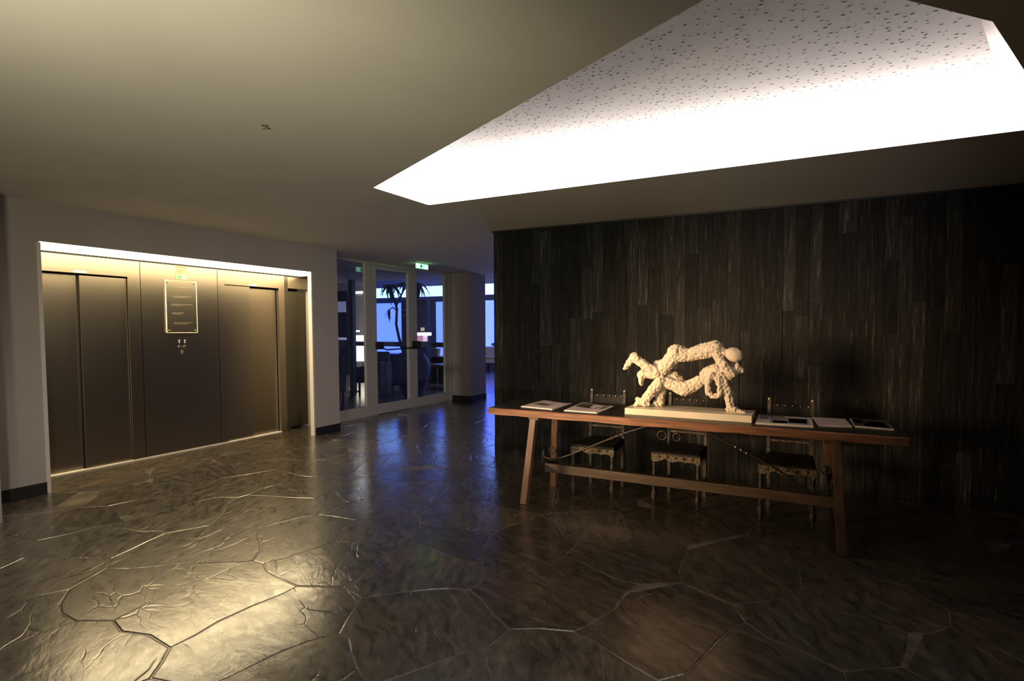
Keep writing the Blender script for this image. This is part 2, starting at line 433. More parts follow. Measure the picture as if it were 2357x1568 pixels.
# raised ceiling over the lounge and its fascia
tag(obj('ceiling_lounge', B(-22, 5, 9.76, 17, 3.40, 3.5), mat('lounge_ceiling', (0.45, 0.44, 0.46), 0.8)), 'raised grey ceiling over the lounge beyond the glass', 'ceiling', kind='structure')
tag(obj('trim_1', B(-20, 5, 9.76, 9.86, H, 3.42), CEIL), 'ceiling step where the lobby ceiling meets the lounge', 'ceiling step', kind='structure')

coffer = thing('coffer_light', 'angular recessed ceiling light with glowing edge and white dimpled panel', 'ceiling light', (-0.9, 3.0, H))
def wallface(p, q, z0, z1, bm=None):
    bm = bm or bmesh.new()
    d = Vector((q[0]-p[0], q[1]-p[1], 0)).normalized(); n = Vector((d.y, -d.x, 0))*0.02
    vs = []
    for z in (z0, z1):
        for pt in (p, q):
            for s in (0, 1): vs.append(bm.verts.new((pt[0]-n.x*s, pt[1]-n.y*s, z)))
    for f in ((0, 2, 6, 4), (1, 5, 7, 3), (0, 4, 5, 1), (2, 3, 7, 6), (0, 1, 3, 2), (4, 6, 7, 5)):
        bm.faces.new([vs[i] for i in f])
    return bm
ZT = 3.16
cx = sum(t[0] for t in T)/5; cy = sum(t[1] for t in T)/5
# T runs clockwise seen from above? use outward offsets computed from the centre
def face(i):
    p, q = T[i], T[(i+1) % 5]
    d = Vector((q[0]-p[0], q[1]-p[1], 0)); n = Vector((d.y, -d.x, 0))
    if n.dot(Vector((cx-p[0], cy-p[1], 0))) < 0: return (q, p)
    return (p, q)
obj('glowing_edge', wallface(*face(1), H+.004, ZT), GLOW, coffer, label='long glowing white edge')
obj('glowing_edge', wallface(*face(0), H+.004, 3.035), GLOW, coffer, label='short glowing white end')
for i in (2, 3, 4): obj('reveal', wallface(*face(i), H+.004, ZT), PANEL, coffer)
obj('back_panel', prism(T, 'z', ZT, ZT+.03), PANEL, coffer)
# dimpled panel stops short of the right-hand edge, leaving a lit gap
PP = [(-3.229, 3.363), (-3.218, 4.046), (0.951, 4.007), (0.42, 2.50), (-0.149, 1.86)]
ZP = 3.035
dimp = obj('dimpled_panel', prism(PP, 'z', ZP, ZP+.03), PANEL, coffer, label='white panel dotted with small domes')
def inside(p, poly):
    c = False; n = len(poly)
    for i in range(n):
        a, b = poly[i], poly[(i+1) % n]
        if (a[1] > p[1]) != (b[1] > p[1]) and p[0] < (b[0]-a[0])*(p[1]-a[1])/(b[1]-a[1])+a[0]: c = not c
    return c
rd = random.Random(5); pts = []; bm = bmesh.new(); tries = 0
while len(pts) < 1700 and tries < 60000:
    tries += 1
    q = (rd.uniform(-3.2, 0.95), rd.uniform(1.9, 4.03))
    if not inside(q, PP): continue
    md = rd.choice((0.026, 0.03, 0.055))
    if any((q[0]-a[0])**2+(q[1]-a[1])**2 < md*md for a in pts): continue
    pts.append(q)
    r_ = rd.uniform(0.006, 0.0125); nn = 7
    rings = []
    for rr, zz in ((1.0, 0.004), (0.8, -0.16), (0.42, -0.27)):
        rings.append([bm.verts.new((q[0]+r_*rr*math.cos(2*PI*k/nn), q[1]+r_*rr*math.sin(2*PI*k/nn), ZP+zz*r_)) for k in range(nn)])
    tip = bm.verts.new((q[0], q[1], ZP-.31*r_))
    for a, b in zip(rings, rings[1:]):
        for k in range(nn): bm.faces.new((a[k], b[k], b[(k+1) % nn], a[(k+1) % nn]))
    for k in range(nn): bm.faces.new((rings[-1][k], tip, rings[-1][(k+1) % nn]))
d_ = obj('dome', bm, PANEL, coffer, smooth=True); d_['kind'] = 'stuff'

# sprinkler head on the ceiling
sp = thing('sprinkler_head', 'tiny grey sprinkler head on the bare ceiling left of the coffer', 'sprinkler', (-2.799, 2.084, H))
obj('escutcheon', lathe([(0.016, 0.0), (0.016, -0.004), (0.010, -0.008)], (-2.799, 2.084, H), 16), BRASS, sp)
obj('deflector', lathe([(0.004, -0.008), (0.004, -0.018), (0.010, -0.019), (0.010, -0.021)], (-2.799, 2.084, H), 12), BRASS, sp)

# ------------------------------------------------------------------ wall with the lifts (left)
XE = -6.289; XF = -6.95
bm = B(XE-.055, XE, 1.7, 2.425, 0, H); B(XE-.055, XE, 2.425, 5.344, 2.290, H, bm); B(XE-.055, XE, 5.344, 5.79, 0, H, bm)
tag(obj('wall_left', bm, WALLP), 'grey beige painted wall around the lift opening', 'wall', kind='structure')
tag(obj('trim_2', B(XE-.05, XE+.006, 2.405, 2.435, 0, 2.283), ALU), 'slim pale corner profile left of the lift opening', 'trim', kind='structure')
tag(obj('trim_3', B(XE-.062, XE+.006, 5.330, 5.352, 0, 2.290), ALU), 'slim bright metal edge right of the lift opening', 'trim', kind='structure')
tag(obj('wall_left_pier', B(-7.2, -5.64, -4, 1.884, 0, H), WALLP), 'grey beige wall pier at the far left edge', 'wall', kind='structure')
tag(obj('baseboard_left', B(XE, XE+.012, 1.884, 2.405, 0, .106), BLACKB), 'black skirting left of the lifts', 'skirting', kind='structure')
tag(obj('baseboard_right', B(XE, XE+.012, 5.352, 5.79, 0, .106), BLACKB), 'black skirting between lifts and glass door', 'skirting', kind='structure')
obj_ = obj('wall_corridor', prism([(XE-.055, 5.72), (XE-.055, 5.79), (-6.82, 5.91), (-7.3, 5.91), (-7.3, 5.86), (-6.85, 5.86)], 'z', 0, H), WALLP); tag(obj_, 'end wall of the lift recess', 'wall', kind='structure')

sof = thing('lift_soffit_light', 'long luminous soffit strip above the steel lift doors', 'ceiling light', (-6.62, 3.9, 2.283))
obj('diffuser', B(XF+.002, XE-.057, 1.95, 5.70, 2.290, 2.302), LIFTG, sof)
obj('housing', B(XF+.002, XE-.057, 1.95, 5.70, 2.302, 2.33), BLACK, sof)
obj('front_lip', B(XE-.057, XE-.004, 2.44, 5.325, 2.283, 2.2895), LIFTG, sof)

fac = thing('passenger_lift', 'brushed steel lift wall with two pairs of sliding doors', 'lift', (XF, 4.0, 0))
TH = 0.05
def plate(name, y0, y1, z0, z1, m=STEEL, x=XF, th=TH):
    return obj(name, B(x-th, x, y0, y1, z0, z1), m, fac, bevel=0.002)
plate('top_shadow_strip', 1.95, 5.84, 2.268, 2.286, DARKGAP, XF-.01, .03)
plate('header_panel', 1.95, 3.436, 2.085, 2.268)
plate('jamb', 3.436, 3.560, 0, 2.268)      # right jamb of first lift
plate('centre_panel', 3.566, 4.444, 0, 2.268)
plate('jamb', 4.450, 4.541, 0, 2.268)
plate('header_panel', 4.541, 5.331, 2.085, 2.268)
plate('jamb', 5.331, 5.425, 0, 2.268)
plate('end_return', 5.43, 5.50, 0, 2.268, STEELD, XF-.02)
plate('header_panel', 5.50, 5.85, 2.10, 2.268, STEEL, XF-.02)
obj('dark_door', B(XF-.12, XF-.08, 5.50, 5.85, .03, 2.06), STEELD, fac, bevel=0.002)
obj('back_void', B(XF-.30, XF-.26, 1.9, 5.85, 0, 2.29), DARKGAP, fac)
def leaf(name, y0, y1, x, z1=2.072):
    lf = obj(name, B(x-.03, x, y0, y1, .012, z1), STEEL, fac, bevel=0.002)
    return lf
leaf('door_leaf', 1.95, 2.992, XF-.06); leaf('door_leaf', 3.004, 3.432, XF-.022, 2.065)
leaf('door_leaf', 4.543, 4.905, XF-.022, 2.08); leaf('door_leaf', 4.897, 5.329, XF-.06, 2.060)
obj('door_gap', B(XF-.13, XF-.058, 2.990, 3.006, 0.01, 2.08), DARKGAP, fac)
obj('sill', B(XF-.12, XF+.012, 1.95, 3.43, 0, .010), ALU, fac)
obj('sill', B(XF-.12, XF+.012, 4.543, 5.33, 0, .010), ALU, fac)
obj('base_edge', B(XF-.05, XF+.006, 3.43, 4.543, 0, .012), ALU, fac)
for yy in (3.0, 4.93):
    obj('arrival_lamp', B(XF, XF+.006, yy-.055, yy+.055, 2.092, 2.112), mat('white_lens', (0.8, 0.8, 0.75), 0.3), fac)
plq = thing('engraved_plaque', 'clear acrylic notice plaque screwed to the steel between the lifts', 'plaque', (XF+.004, 3.995, 1.77))
PLQ = steel('clear_acrylic_over_steel', (0.34, 0.30, 0.23), 0.40)
obj('plate', B(XF+.006, XF+.014, 3.822, 4.172, 1.458, 2.086), PLQ, plq, bevel=0.003)
EDG = mat('bright_plate_edge', (0.85, 0.8, 0.62), 0.25)
for (a, b, c, d) in ((3.818, 3.824, 1.455, 2.089), (4.170, 4.176, 1.455, 2.089), (3.818, 4.176, 1.453, 1.459)):
    obj('plate_edge', B(XF+.004, XF+.0155, a, b, c, d), EDG, plq)
for (yy, zz) in ((3.846, 2.066), (4.150, 2.066), (3.846, 1.482), (4.150, 1.482)):
    bm = bmesh.new(); bmesh.ops.create_cone(bm, cap_ends=True, segments=12, radius1=.013, radius2=.010, depth=.014,
        matrix=Matrix.Translation((XF+.018, yy, zz)) @ Matrix.Rotation(PI/2, 4, 'Y'))
    obj('screw', bm, BRASS, plq)
ENG = mat('engraved_line', (0.22, 0.19, 0.14), 0.5)
for i, (zz, a, b) in enumerate(((2.01, 3.95, 4.10), (1.90, 3.90, 4.11), (1.885, 3.90, 4.05), (1.80, 3.88, 4.13), (1.785, 3.88, 4.0), (1.70, 3.89, 4.02), (1.685, 3.89, 3.99), (1.58, 3.90, 4.12), (1.565, 3.90, 4.06))):
    obj('engraved_line', B(XF+.014, XF+.0145, a, b, zz-.004, zz), ENG, plq)
stk = thing('notice_sticker', 'small paper safety notice stuck above the plaque with green and orange blocks', 'sticker', (XF, 4.01, 2.2))
obj('paper', B(XF+.0005, XF+.0025, 3.941, 4.080, 2.103, 2.266), mat('yellowed_paper', (0.20, 0.175, 0.12), 0.6), stk)
ORG = mat('orange_print', (0.24, 0.09, 0.03), 0.6); GRN = mat('green_print', (0.05, 0.22, 0.09), 0.6); BLU = mat('pale_blue_print', (0.24, 0.34, 0.38), 0.6)
obj('heading', B(XF+.0025, XF+.003, 3.948, 4.074, 2.243, 2.258), ORG, stk)
for k in range(3): obj('text_line', B(XF+.0025, XF+.003, 3.955, 4.05-.02*k, 2.213-.018*k, 2.221-.018*k), ORG, stk)
obj('green_block', B(XF+.0025, XF+.003, 3.965, 4.012, 2.112, 2.150), GRN, stk)
obj('blue_block', B(XF+.0025, XF+.003, 4.016, 4.060, 2.112, 2.150), BLU, stk)
cp = thing('call_panel', 'lift call buttons with two small red displays and a key switch', 'call panel', (XF, 3.99, 1.29))
REDD = emit('red_display', (0.9, 0.10, 0.09), 0.35)
for yy in (3.958, 4.022):
    ds = obj('display', B(XF+.002, XF+.008, yy-.024, yy+.024, 1.325, 1.372), BLACK, cp)
    for (a, b, c, d) in ((-.012, .010, .036, .041), (-.003, .002, .010, .036), (-.010, .008, .006, .010)):
        obj('digit_segment', B(XF+.008, XF+.009, yy+a, yy+b, 1.327+c, 1.327+d), REDD, ds)
for yy in (3.962, 4.024):
    bm = bmesh.new(); bmesh.ops.create_cone(bm, cap_ends=True, segments=20, radius1=.021, radius2=.018, depth=.010, matrix=Matrix.Translation((XF+.0075, yy, 1.284)) @ Matrix.Rotation(PI/2, 4, 'Y'))
    b_ = obj('button', bm, BRASS, cp)
    bm = bmesh.new(); bmesh.ops.create_cone(bm, cap_ends=True, segments=20, radius1=.013, radius2=.013, depth=.004, matrix=Matrix.Translation((XF+.014, yy, 1.284)) @ Matrix.Rotation(PI/2, 4, 'Y'))
    obj('button_cap', bm, BLACK, b_)
bm = bmesh.new(); bmesh.ops.create_cone(bm, cap_ends=True, segments=16, radius1=.014, radius2=.012, depth=.010, matrix=Matrix.Translation((XF+.0075, 3.99, 1.232)) @ Matrix.Rotation(PI/2, 4, 'Y'))
obj('key_switch', bm, BRASS, cp)
obj('key_tab', B(XF+.002, XF+.013, 3.984, 3.996, 1.20, 1.222), BRASS, cp)

# ------------------------------------------------------------------ glazed wall and door
XG = -6.82; D0, D1 = XG-.06, XG
ZH = 2.535
def fr(name, y0, y1, z0, z1, par, x0=D0, x1=D1, m=FRAMEP, bev=.003):
    return obj(name, B(x0, x1, y0, y1, z0, z1), m, par, bevel=bev)
win = thing('window_1', 'fixed glass sidelight left of the glazed door', 'window', (XG, 6.4, 0), kind='structure')
fr('bottom_rail', 5.79, 7.000, 0, .178, win); fr('top_rail', 5.79, 7.0, 2.612, H, win); fr('stile', 6.88, 7.000, .178, 2.612, win)
fr('glazing_bead', 6.862, 6.882, .178, 2.612, win, XG-.045, XG-.012, ALU)
obj('pane', B(XG-.035, XG-.027, 5.79, 6.87, .178, 2.612), GLASS, win)
dr = thing('door_1', 'glazed door with grey frame and black push bar', 'door', (XG, 7.55, 0), kind='structure')
fr('stile', 7.012, 7.128, .0, ZH+.06, dr); fr('stile', 7.96, 8.090, .0, ZH+.06, dr); fr('bottom_rail', 7.128, 7.96, .006, .180, dr); fr('top_rail', 7.128, 7.96, ZH, ZH+.06, dr)
fr('glazing_bead', 7.930, 7.962, .180, ZH, dr, XG-.045, XG-.010, ALU)
obj('pane', B(XG-.035, XG-.027, 7.12, 7.94, .178, ZH+.01), GLASS, dr)
pb = obj('push_bar', tube([(XG+.075, 7.19, 1.165), (XG+.11, 7.24, 1.135), (XG+.11, 7.6, 1.140), (XG+.11, 8.06, 1.150)], .013, 10), BLACK, dr, smooth=True)
obj('bar_bracket', B(XG, XG+.09, 7.085, 7.20, 1.145, 1.275), BLACK, dr, bevel=.008)
obj('bar_bracket', B(XG, XG+.13, 8.035, 8.125, 1.120, 1.270), BLACK, dr, bevel=.008)
obj('latch_knob', ball((XG+.018, 7.935, .777), .020, sub=2), ALU, dr, smooth=True)
fr('frame_header', 7.0, 8.10, ZH+.066, H, win)
win2 = thing('window_2', 'fixed glass sidelight right of the glazed door', 'window', (XG, 8.6, 0), kind='structure')
fr('bottom_rail', 8.10, 9.19, 0, .182, win2); fr('top_rail', 8.10, 9.19, 2.612, H, win2); fr('stile', 8.10, 8.185, .182, 2.612, win2); fr('stile', 9.06, 9.19, .182, 2.612, win2)
fr('glazing_bead', 9.042, 9.062, .182, 2.612, win2, XG-.045, XG-.010, ALU)
obj('pane', B(XG-.035, XG-.027, 8.18, 9.05, .182, 2.612), GLASS, win2)
obj('latch_knob', ball((XG+.018, 9.052, .80), .018, sub=2), ALU, win2, smooth=True)
# column right of the glazing
cl = thing('column', 'square painted column right of the glazed door', 'column', (-6.59, 9.55, 0), kind='structure')
obj('shaft', B(-6.86, -6.343, 9.270, 9.84, 0, H), WALLP, cl)
bm = B(-6.86, -6.331, 9.258, 9.27, 0, .106); B(-6.343, -6.331, 9.27, 9.84, 0, .106, bm)
obj('skirting', bm, BLACKB, cl)
tag(obj('wall_glazed_infill', B(-6.86, -6.80, 9.19, 9.27, 0, H), WALLP), 'narrow wall strip between glazing and column', 'wall', kind='structure')

# exit sign hanging from the ceiling
GREENS = emit('green_sign_face', (0.16, 0.85, 0.30), 2.6); SIGNW = emit('pale_sign_pictogram', (0.55, 1.0, 0.65), 3.5)
ex = thing('exit_sign', 'green lit running man exit sign hung under the ceiling', 'exit sign', (-6.16, 7.54, 2.60))
obj('housing', B(-6.178, -6.145, 7.37, 7.71, 2.632, H-.002), ALU, ex)
obj('sign_panel', B(-6.166, -6.154, 7.382, 7.70, 2.548, 2.632), GREENS, ex)
for xs0, xs1 in ((-6.154, -6.151), (-6.169, -6.166)):
    obj('door_pictogram', B(xs0, xs1, 7.40, 7.46, 2.556, 2.624), SIGNW, ex)
    obj('arrow', prism([(7.68, 2.590), (7.64, 2.618), (7.64, 2.600), (7.585, 2.600), (7.585, 2.580), (7.64, 2.580), (7.64, 2.562)], 'x', xs0, xs1), SIGNW, ex)
    man = [(7.225, 2.575), (7.265, 2.575), (7.285, 2.535), (7.275, 2.53), (7.26, 2.55), (7.255, 2.525), (7.285, 2.50), (7.275, 2.475), (7.262, 2.478), (7.262, 2.495), (7.235, 2.515), (7.215, 2.48), (7.19, 2.49), (7.205, 2.505), (7.22, 2.54), (7.205, 2.545), (7.195, 2.53), (7.186, 2.535), (7.20, 2.56)]
    obj('running_man', prism([(7.48+(a-7.186)*.6, 2.556+(b-2.475)*.55) for a, b in man], 'x', xs0, xs1), INK, ex)
    obj('running_man_head', ball(((xs0+xs1)/2, 7.526, 2.620), .007, sub=2, sc=(.3, 1, 1)), INK, ex)

# ------------------------------------------------------------------ dark plank wall (behind the table)
YB = 5.454
wb = obj('wall_back', B(-3.385, 5, YB, YB+.28, 0, H-.002), DARKGAP); tag(wb, 'feature wall clad in black stained vertical planks', 'wall', kind='structure')
tag(obj('trim_4', B(-3.405, 5, YB-.016, YB+.02, H-.022, H-.002), BLACK), 'thin dark edge along the top of the plank wall', 'trim', kind='structure')
rp = random.Random(3)
x = -3.39; npl = 0
PLM = {}
while x < 3.6 and npl < 295:
    wdt = rp.choice((0.105, 0.12, 0.135, 0.15))
    z = -rp.uniform(0, 0.7)
    while z < H-.024:
        ln = rp.uniform(0.55, 1.35)
        z0, z1 = max(0, z), min(H-.024, z+ln)
        if z1-z0 > 0.05:
            dp = rp.uniform(0.004, 0.013)
            bm = B(-wdt/2+.0012, wdt/2-.0012, -dp, 0.0, 0.0, z1-z0-.003)
            o = obj('plank', bm, CHAR, world=False)
            o.parent = wb; o.location = (x+wdt/2, YB, z0); npl += 1
        z += ln
    x += wdt
tag(obj('wall_right', B(5, 5.1, -4, 17, 0, 3.45), WALLP), 'side wall beyond the frame', 'wall', kind='structure')
tag(obj('wall_rear', B(-7.2, 5.1, -4.1, -4, 0, H), WALLP), 'wall behind the viewer', 'wall', kind='structure')

# ------------------------------------------------------------------ long table
tb = thing('refectory_table', 'long rustic wooden trestle table with splayed legs and iron braces', 'table', (-1.0, 4.35, 0))
ZT0, ZT1 = 0.742, 0.800
bm = bmesh.new()
ys0, ys1 = 4.042, 4.74
nx = 24
rt = random.Random(2)
top_f = []; 
rows = []
for i in range(nx+1):
    xx = -2.585 + (0.585+2.585)*i/nx
    wv = rt.uniform(-.004, .004)
    rows.append([bm.verts.new((xx, ys0+wv, ZT0+rt.uniform(-.002, .003))), bm.verts.new((xx, ys0+wv-.002, ZT1-.006)), bm.verts.new((xx, ys0+wv+.006, ZT1)),
                 bm.verts.new((xx, ys1-.006, ZT1)), bm.verts.new((xx, ys1, ZT1-.006)), bm.verts.new((xx, ys1, ZT0))])
for a, b in zip(rows, rows[1:]):
    for k in range(6):
        f = bm.faces.new((a[k], a[(k+1) % 6], b[(k+1) % 6], b[k])); f.material_index = 1 if k == 2 else 0
bm.faces.new(rows[0][::-1]); bm.faces.new(rows[-1])
obj('tabletop', bm, [EDGEW, TOPW], tb)
def leg(pt, pf, n='leg'):
    g = obj(n, bar(pt, pf, .058, .052), LEGW, tb, bevel=.004)
    return g
leg((-2.150, 4.10, .745), (-2.195, 3.992, 0)); leg((-2.135, 4.50, .745), (-2.197, 4.585, 0))
leg((0.172, 4.10, .745), (0.218, 3.962, 0)); leg((0.115, 4.50, .745), (0.210, 4.575, 0))
obj('top_cleat', B(-2.19, -2.10, 4.07, 4.62, .715, ZT0), LEGW, tb, bevel=.004)
obj('top_cleat', B(0.10, 0.20, 4.07, 4.62, .715, ZT0), LEGW, tb, bevel=.004)
obj('cross_rail', B(-2.195, -2.160, 4.02, 4.56, .205, .270), TOPW, tb, bevel=.003)
obj('cross_rail', B(0.180, 0.212, 4.00, 4.55, .205, .270), TOPW, tb, bevel=.003)
obj('stretcher', B(-2.165, 0.19, 4.325, 4.360, .200, .277), STRW, tb, bevel=.003)
def iron(pts, n='iron_brace'):
    # smooth the polyline
    P_ = [Vector(p) for p in pts]; out = []
    for i in range(len(P_)-1):
        p0, p1, p2, p3 = P_[max(i-1, 0)], P_[i], P_[i+1], P_[min(i+2, len(P_)-1)]
        for u in range(6):
            t = u/6
            out.append(0.5*((2*p1)+(-p0+p2)*t+(2*p0-5*p1+4*p2-p3)*t*t+(-p0+3*p1-3*p2+p3)*t**3))
    out.append(P_[-1]); return obj(n, tube(out, .0085, 8), IRON, tb, smooth=True)
b1 = iron([(-2.175, 4.33, .400), (-2.16, 4.31, .345), (-2.092, 4.30, .335), (-1.985, 4.28, .357), (-1.80, 4.28, .435), (-1.616, 4.28, .523), (-1.40, 4.28, .622), (-1.20, 4.28, .700), (-1.08, 4.28, .742)])
b2 = iron([(0.195, 4.33, .470), (0.185, 4.30, .400), (0.12, 4.28, .335), (-0.0, 4.28, .318), (-.171, 4.28, .432), (-.355, 4.28, .524), (-.644, 4.28, .655), (-.85, 4.28, .742)])
for (b_, cx_, cz_) in ((b1, -1.50, .575), (b1, -1.455, .597), (b1, -1.41, .615), (b2, -.50, .592), (b2, -.46, .573), (b2, -.42, .553)):
    o = obj('iron_collar', ball((cx_, 4.28, cz_), .017, sub=1), IRON, tb); o.parent = b_; o.location = (0, 0, 0)
def ring(c, r, n=16): return [(c[0]+r*math.cos(2*PI*k/n*1.15+1), c[1], c[2]+r*math.sin(2*PI*k/n*1.15+1)) for k in range(n+1)]
obj('iron_scroll', tube(ring((-1.075, 4.28, .635), .036), .0075, 6), IRON, tb, smooth=True)
obj('iron_scroll', tube(ring((-0.955, 4.28, .630), .030), .0075, 6), IRON, tb, smooth=True)
obj('iron_drop', tube([(-1.02, 4.28, .742), (-1.02, 4.28, .60), (-1.015, 4.28, .56)], [.007, .007, .010], 6), IRON, tb, smooth=True)
for c_ in ((-2.09, 4.33, .40), (0.12, 4.33, .47)):
    obj('iron_scroll', tube(ring(c_, .030), .007, 6), IRON, tb, smooth=True)

# ------------------------------------------------------------------ three leather chairs behind the table
def make_chair(label):
    c = thing('leather_chair', label, 'chair', (0, 0, 0), group='studded leather chairs behind the table')
    wf, wb_, dpt = .205, .165, .43
    def turned(x, y):
        prof = [(.008, 0), (.012, .006), (.010, .028), (.016, .040), (.023, .062), (.025, .085), (.022, .112), (.014, .120), (.017, .135), (.016, .30), (.013, .33), (.018, .345), (.014, .36), (.019, .385), (.019, .40)]
        return lathe(prof, (x, y, 0), 12)
    for s in (-1, 1):
        obj('leg', turned(s*(wf-.02), .02), CHAIRW, c, smooth=True)
        bm = bar((s*(wb_-.005), dpt-.015, 0), (s*(wb_-.005), dpt-.02, .44), .030, .034); obj('leg', bm, CHAIRW, c, bevel=.003)
        pst = obj('back_post', bar((s*wb_, dpt-.02, .44), (s*wb_, dpt+.03, .895), .028, .028), CHAIRW, c, bevel=.003)
        obj('finial', ball((s*wb_, dpt+.031, .905), .017, sub=2), BRASS, pst, world=False, smooth=True)
        obj('side_stretcher', bar((s*(wf-.02), .03, .155), (s*(wb_-.005), dpt-.03, .155), .022, .020), CHAIRW, c, bevel=.003)
        obj('side_rail', bar((s*(wf-.015), .02, .415), (s*(wb_), dpt-.02, .415), .035, .020), CHAIRW, c, bevel=.003)
    obj('back_stretcher', bar((-wb_, dpt-.03, .125), (wb_, dpt-.03, .125), .024, .020), CHAIRW, c, bevel=.003)
    # carved, scalloped front apron
    out = [(-wf, .445), (wf, .445), (wf, .385), (wf-.02, .375)]
    for k in range(1, 12):
        t = k/12; xx = (wf-.03)*(1-2*t)
        out.append((xx, .398+.014*math.sin(t*PI*6)*0.6-.010*abs(math.cos(t*PI*2))))
    out += [(-wf+.02, .375), (-wf, .385)]
    obj('carved_apron', prism(out, 'y', .0, .022), GILT, c, label='carved gilded front apron')
    for k in range(5):
        obj('carved_rosette', ball((-.14+.07*k, -.002, .424), .016, sub=1, sc=(1.2, .45, .8)), GILT, c, smooth=True)
    # seat
    bm = bmesh.new()
    lo = [(-wf, .0), (wf, .0), (wb_+.01, dpt), (-wb_-.01, dpt)]
    r0 = [bm.verts.new((x_, y_, .440)) for x_, y_ in lo]; r1 = [bm.verts.new((x_, y_, .458)) for x_, y_ in lo]
    r2 = [bm.verts.new((x_*.9, .02+(y_-.0)*.93, .468)) for x_, y_ in lo]
    for a, b in ((r0, r1), (r1, r2)):
        for k in range(4): bm.faces.new((a[k], a[(k+1) % 4], b[(k+1) % 4], b[k]))
    bm.faces.new(r0[::-1]); bm.faces.new(r2)
    obj('seat', bm, LEATHER, c)
    # leather back with brass studs
    bp = bmesh.new()
    zs = (.575, .64, .72, .80, .868); ysb = [dpt-.014+(z_-.44)*.11 for z_ in zs]
    fr_ = []; bk_ = []
    for z_, y_ in zip(zs, ysb):
        fr_.append([bp.verts.new((xx, y_-.010+.012*(1-(xx/wb_)**2), z_)) for xx in (-wb_-.008, -wb_/2, 0, wb_/2, wb_+.008)])
        bk_.append([bp.verts.new((xx, y_+.012, z_)) for xx in (-wb_-.008, -wb_/2, 0, wb_/2, wb_+.008)])
    for i in range(4):
        for k in range(4):
            bp.faces.new((fr_[i][k], fr_[i][k+1], fr_[i+1][k+1], fr_[i+1][k]))
            bp.faces.new((bk_[i][k], bk_[i+1][k], bk_[i+1][k+1], bk_[i][k+1]))
        bp.faces.new((fr_[i][0], fr_[i+1][0], bk_[i+1][0], bk_[i][0])); bp.faces.new((fr_[i][4], bk_[i][4], bk_[i+1][4], fr_[i+1][4]))
    for k in range(4):
        bp.faces.new((fr_[0][k], bk_[0][k], bk_[0][k+1], fr_[0][k+1])); bp.faces.new((fr_[4][k], fr_[4][k+1], bk_[4][k+1], bk_[4][k]))
    bk = obj('backrest', bp, LEATHER, c)
    obj('lower_back_rail', bar((-wb_, dpt-.006, .566), (wb_, dpt-.006, .566), .020, .018), GILT, c, bevel=.002)
    sd = None
    for k, (xx, z_) in enumerate([(-wb_+.005+.055*i*1.2*.9, .857) for i in range(6)] + [(wb_, .857)] + [(s*(wb_+.001), z__) for s in (-1, 1) for z__ in (.80, .74, .66, .60)]):
        if sd is None:
            sd = obj('brass_stud', ball((0, 0, 0), .0085, sub=1, sc=(1, .6, 1)), BRASS, bk, world=False, smooth=True)
        else:
            s2 = sd.copy(); COL.objects.link(s2); sd_ = s2; s2.parent = bk; sd2 = s2
        tgt = sd if k == 0 else s2
        tgt.location = (xx, dpt-.014+(z_-.44)*.11-.012, z_)
    return c
chair = make_chair('leather chair pushed under the left end of the table, brass studs showing above it')
chair.location = (-1.742, 4.415, 0); chair.rotation_euler = (0, 0, .02)
for (x_, y_, rz_, lb_) in ((-1.0, 4.43, -.03, 'middle leather chair mostly hidden behind the cream sculpture and its slab'),
                           (-.145, 4.395, -.02, 'leather chair behind the spread magazines near the right end of the table')):
    c2 = copy_tree(chair); c2.location = (x_, y_, 0); c2.rotation_euler = (0, 0, rz_); c2['label'] = lb_

# ------------------------------------------------------------------ sculpture
sc = thing('sculpture', 'rough cream sculpture of two intertwined crouching figures on a marble slab', 'sculpture', (-.87, 4.35, .80))
obj('slab', B(-1.365, -.382, 4.195, 4.50, .8005, .8525), PLINTH, sc, bevel=.003)
UP = [
 [(-0.679,4.350,1.342,0.0684),(-0.736,4.350,1.331,0.0619),(-0.796,4.350,1.313,0.0588),(-0.882,4.350,1.287,0.0506),(-0.934,4.350,1.293,0.0596),(-0.983,4.350,1.302,0.0740)],
 [(-0.983,4.350,1.295,0.0670),(-1.054,4.350,1.212,0.0551),(-1.122,4.350,1.138,0.0519)],
 [(-1.135,4.330,1.140,0.0464),(-1.235,4.320,1.198,0.0395),(-1.287,4.320,1.229,0.0343),(-1.324,4.320,1.261,0.0344)],
 [(-1.325,4.320,1.275,0.0290),(-1.369,4.320,1.213,0.0273),(-1.411,4.320,1.168,0.0146)],
 [(-1.009,4.400,1.282,0.0571),(-1.088,4.400,1.208,0.0432),(-1.154,4.400,1.206,0.0290),(-1.169,4.390,1.123,0.0435),(-1.254,4.390,1.127,0.0402),(-1.284,4.390,1.108,0.0330)],
 [(-1.284,4.390,1.115,0.0293),(-1.284,4.390,1.071,0.0257),(-1.286,4.390,1.034,0.0147)],
 [(-0.669,4.350,1.332,0.0581),(-0.629,4.350,1.316,0.0408),(-0.590,4.350,1.310,0.0305)],
 [(-0.649,4.310,1.280,0.0338),(-0.611,4.300,1.227,0.0336),(-0.578,4.300,1.181,0.0352),(-0.539,4.300,1.152,0.0301)],
 [(-0.651,4.410,1.309,0.0415),(-0.572,4.420,1.231,0.0275),(-0.537,4.410,1.198,0.0274)],
]
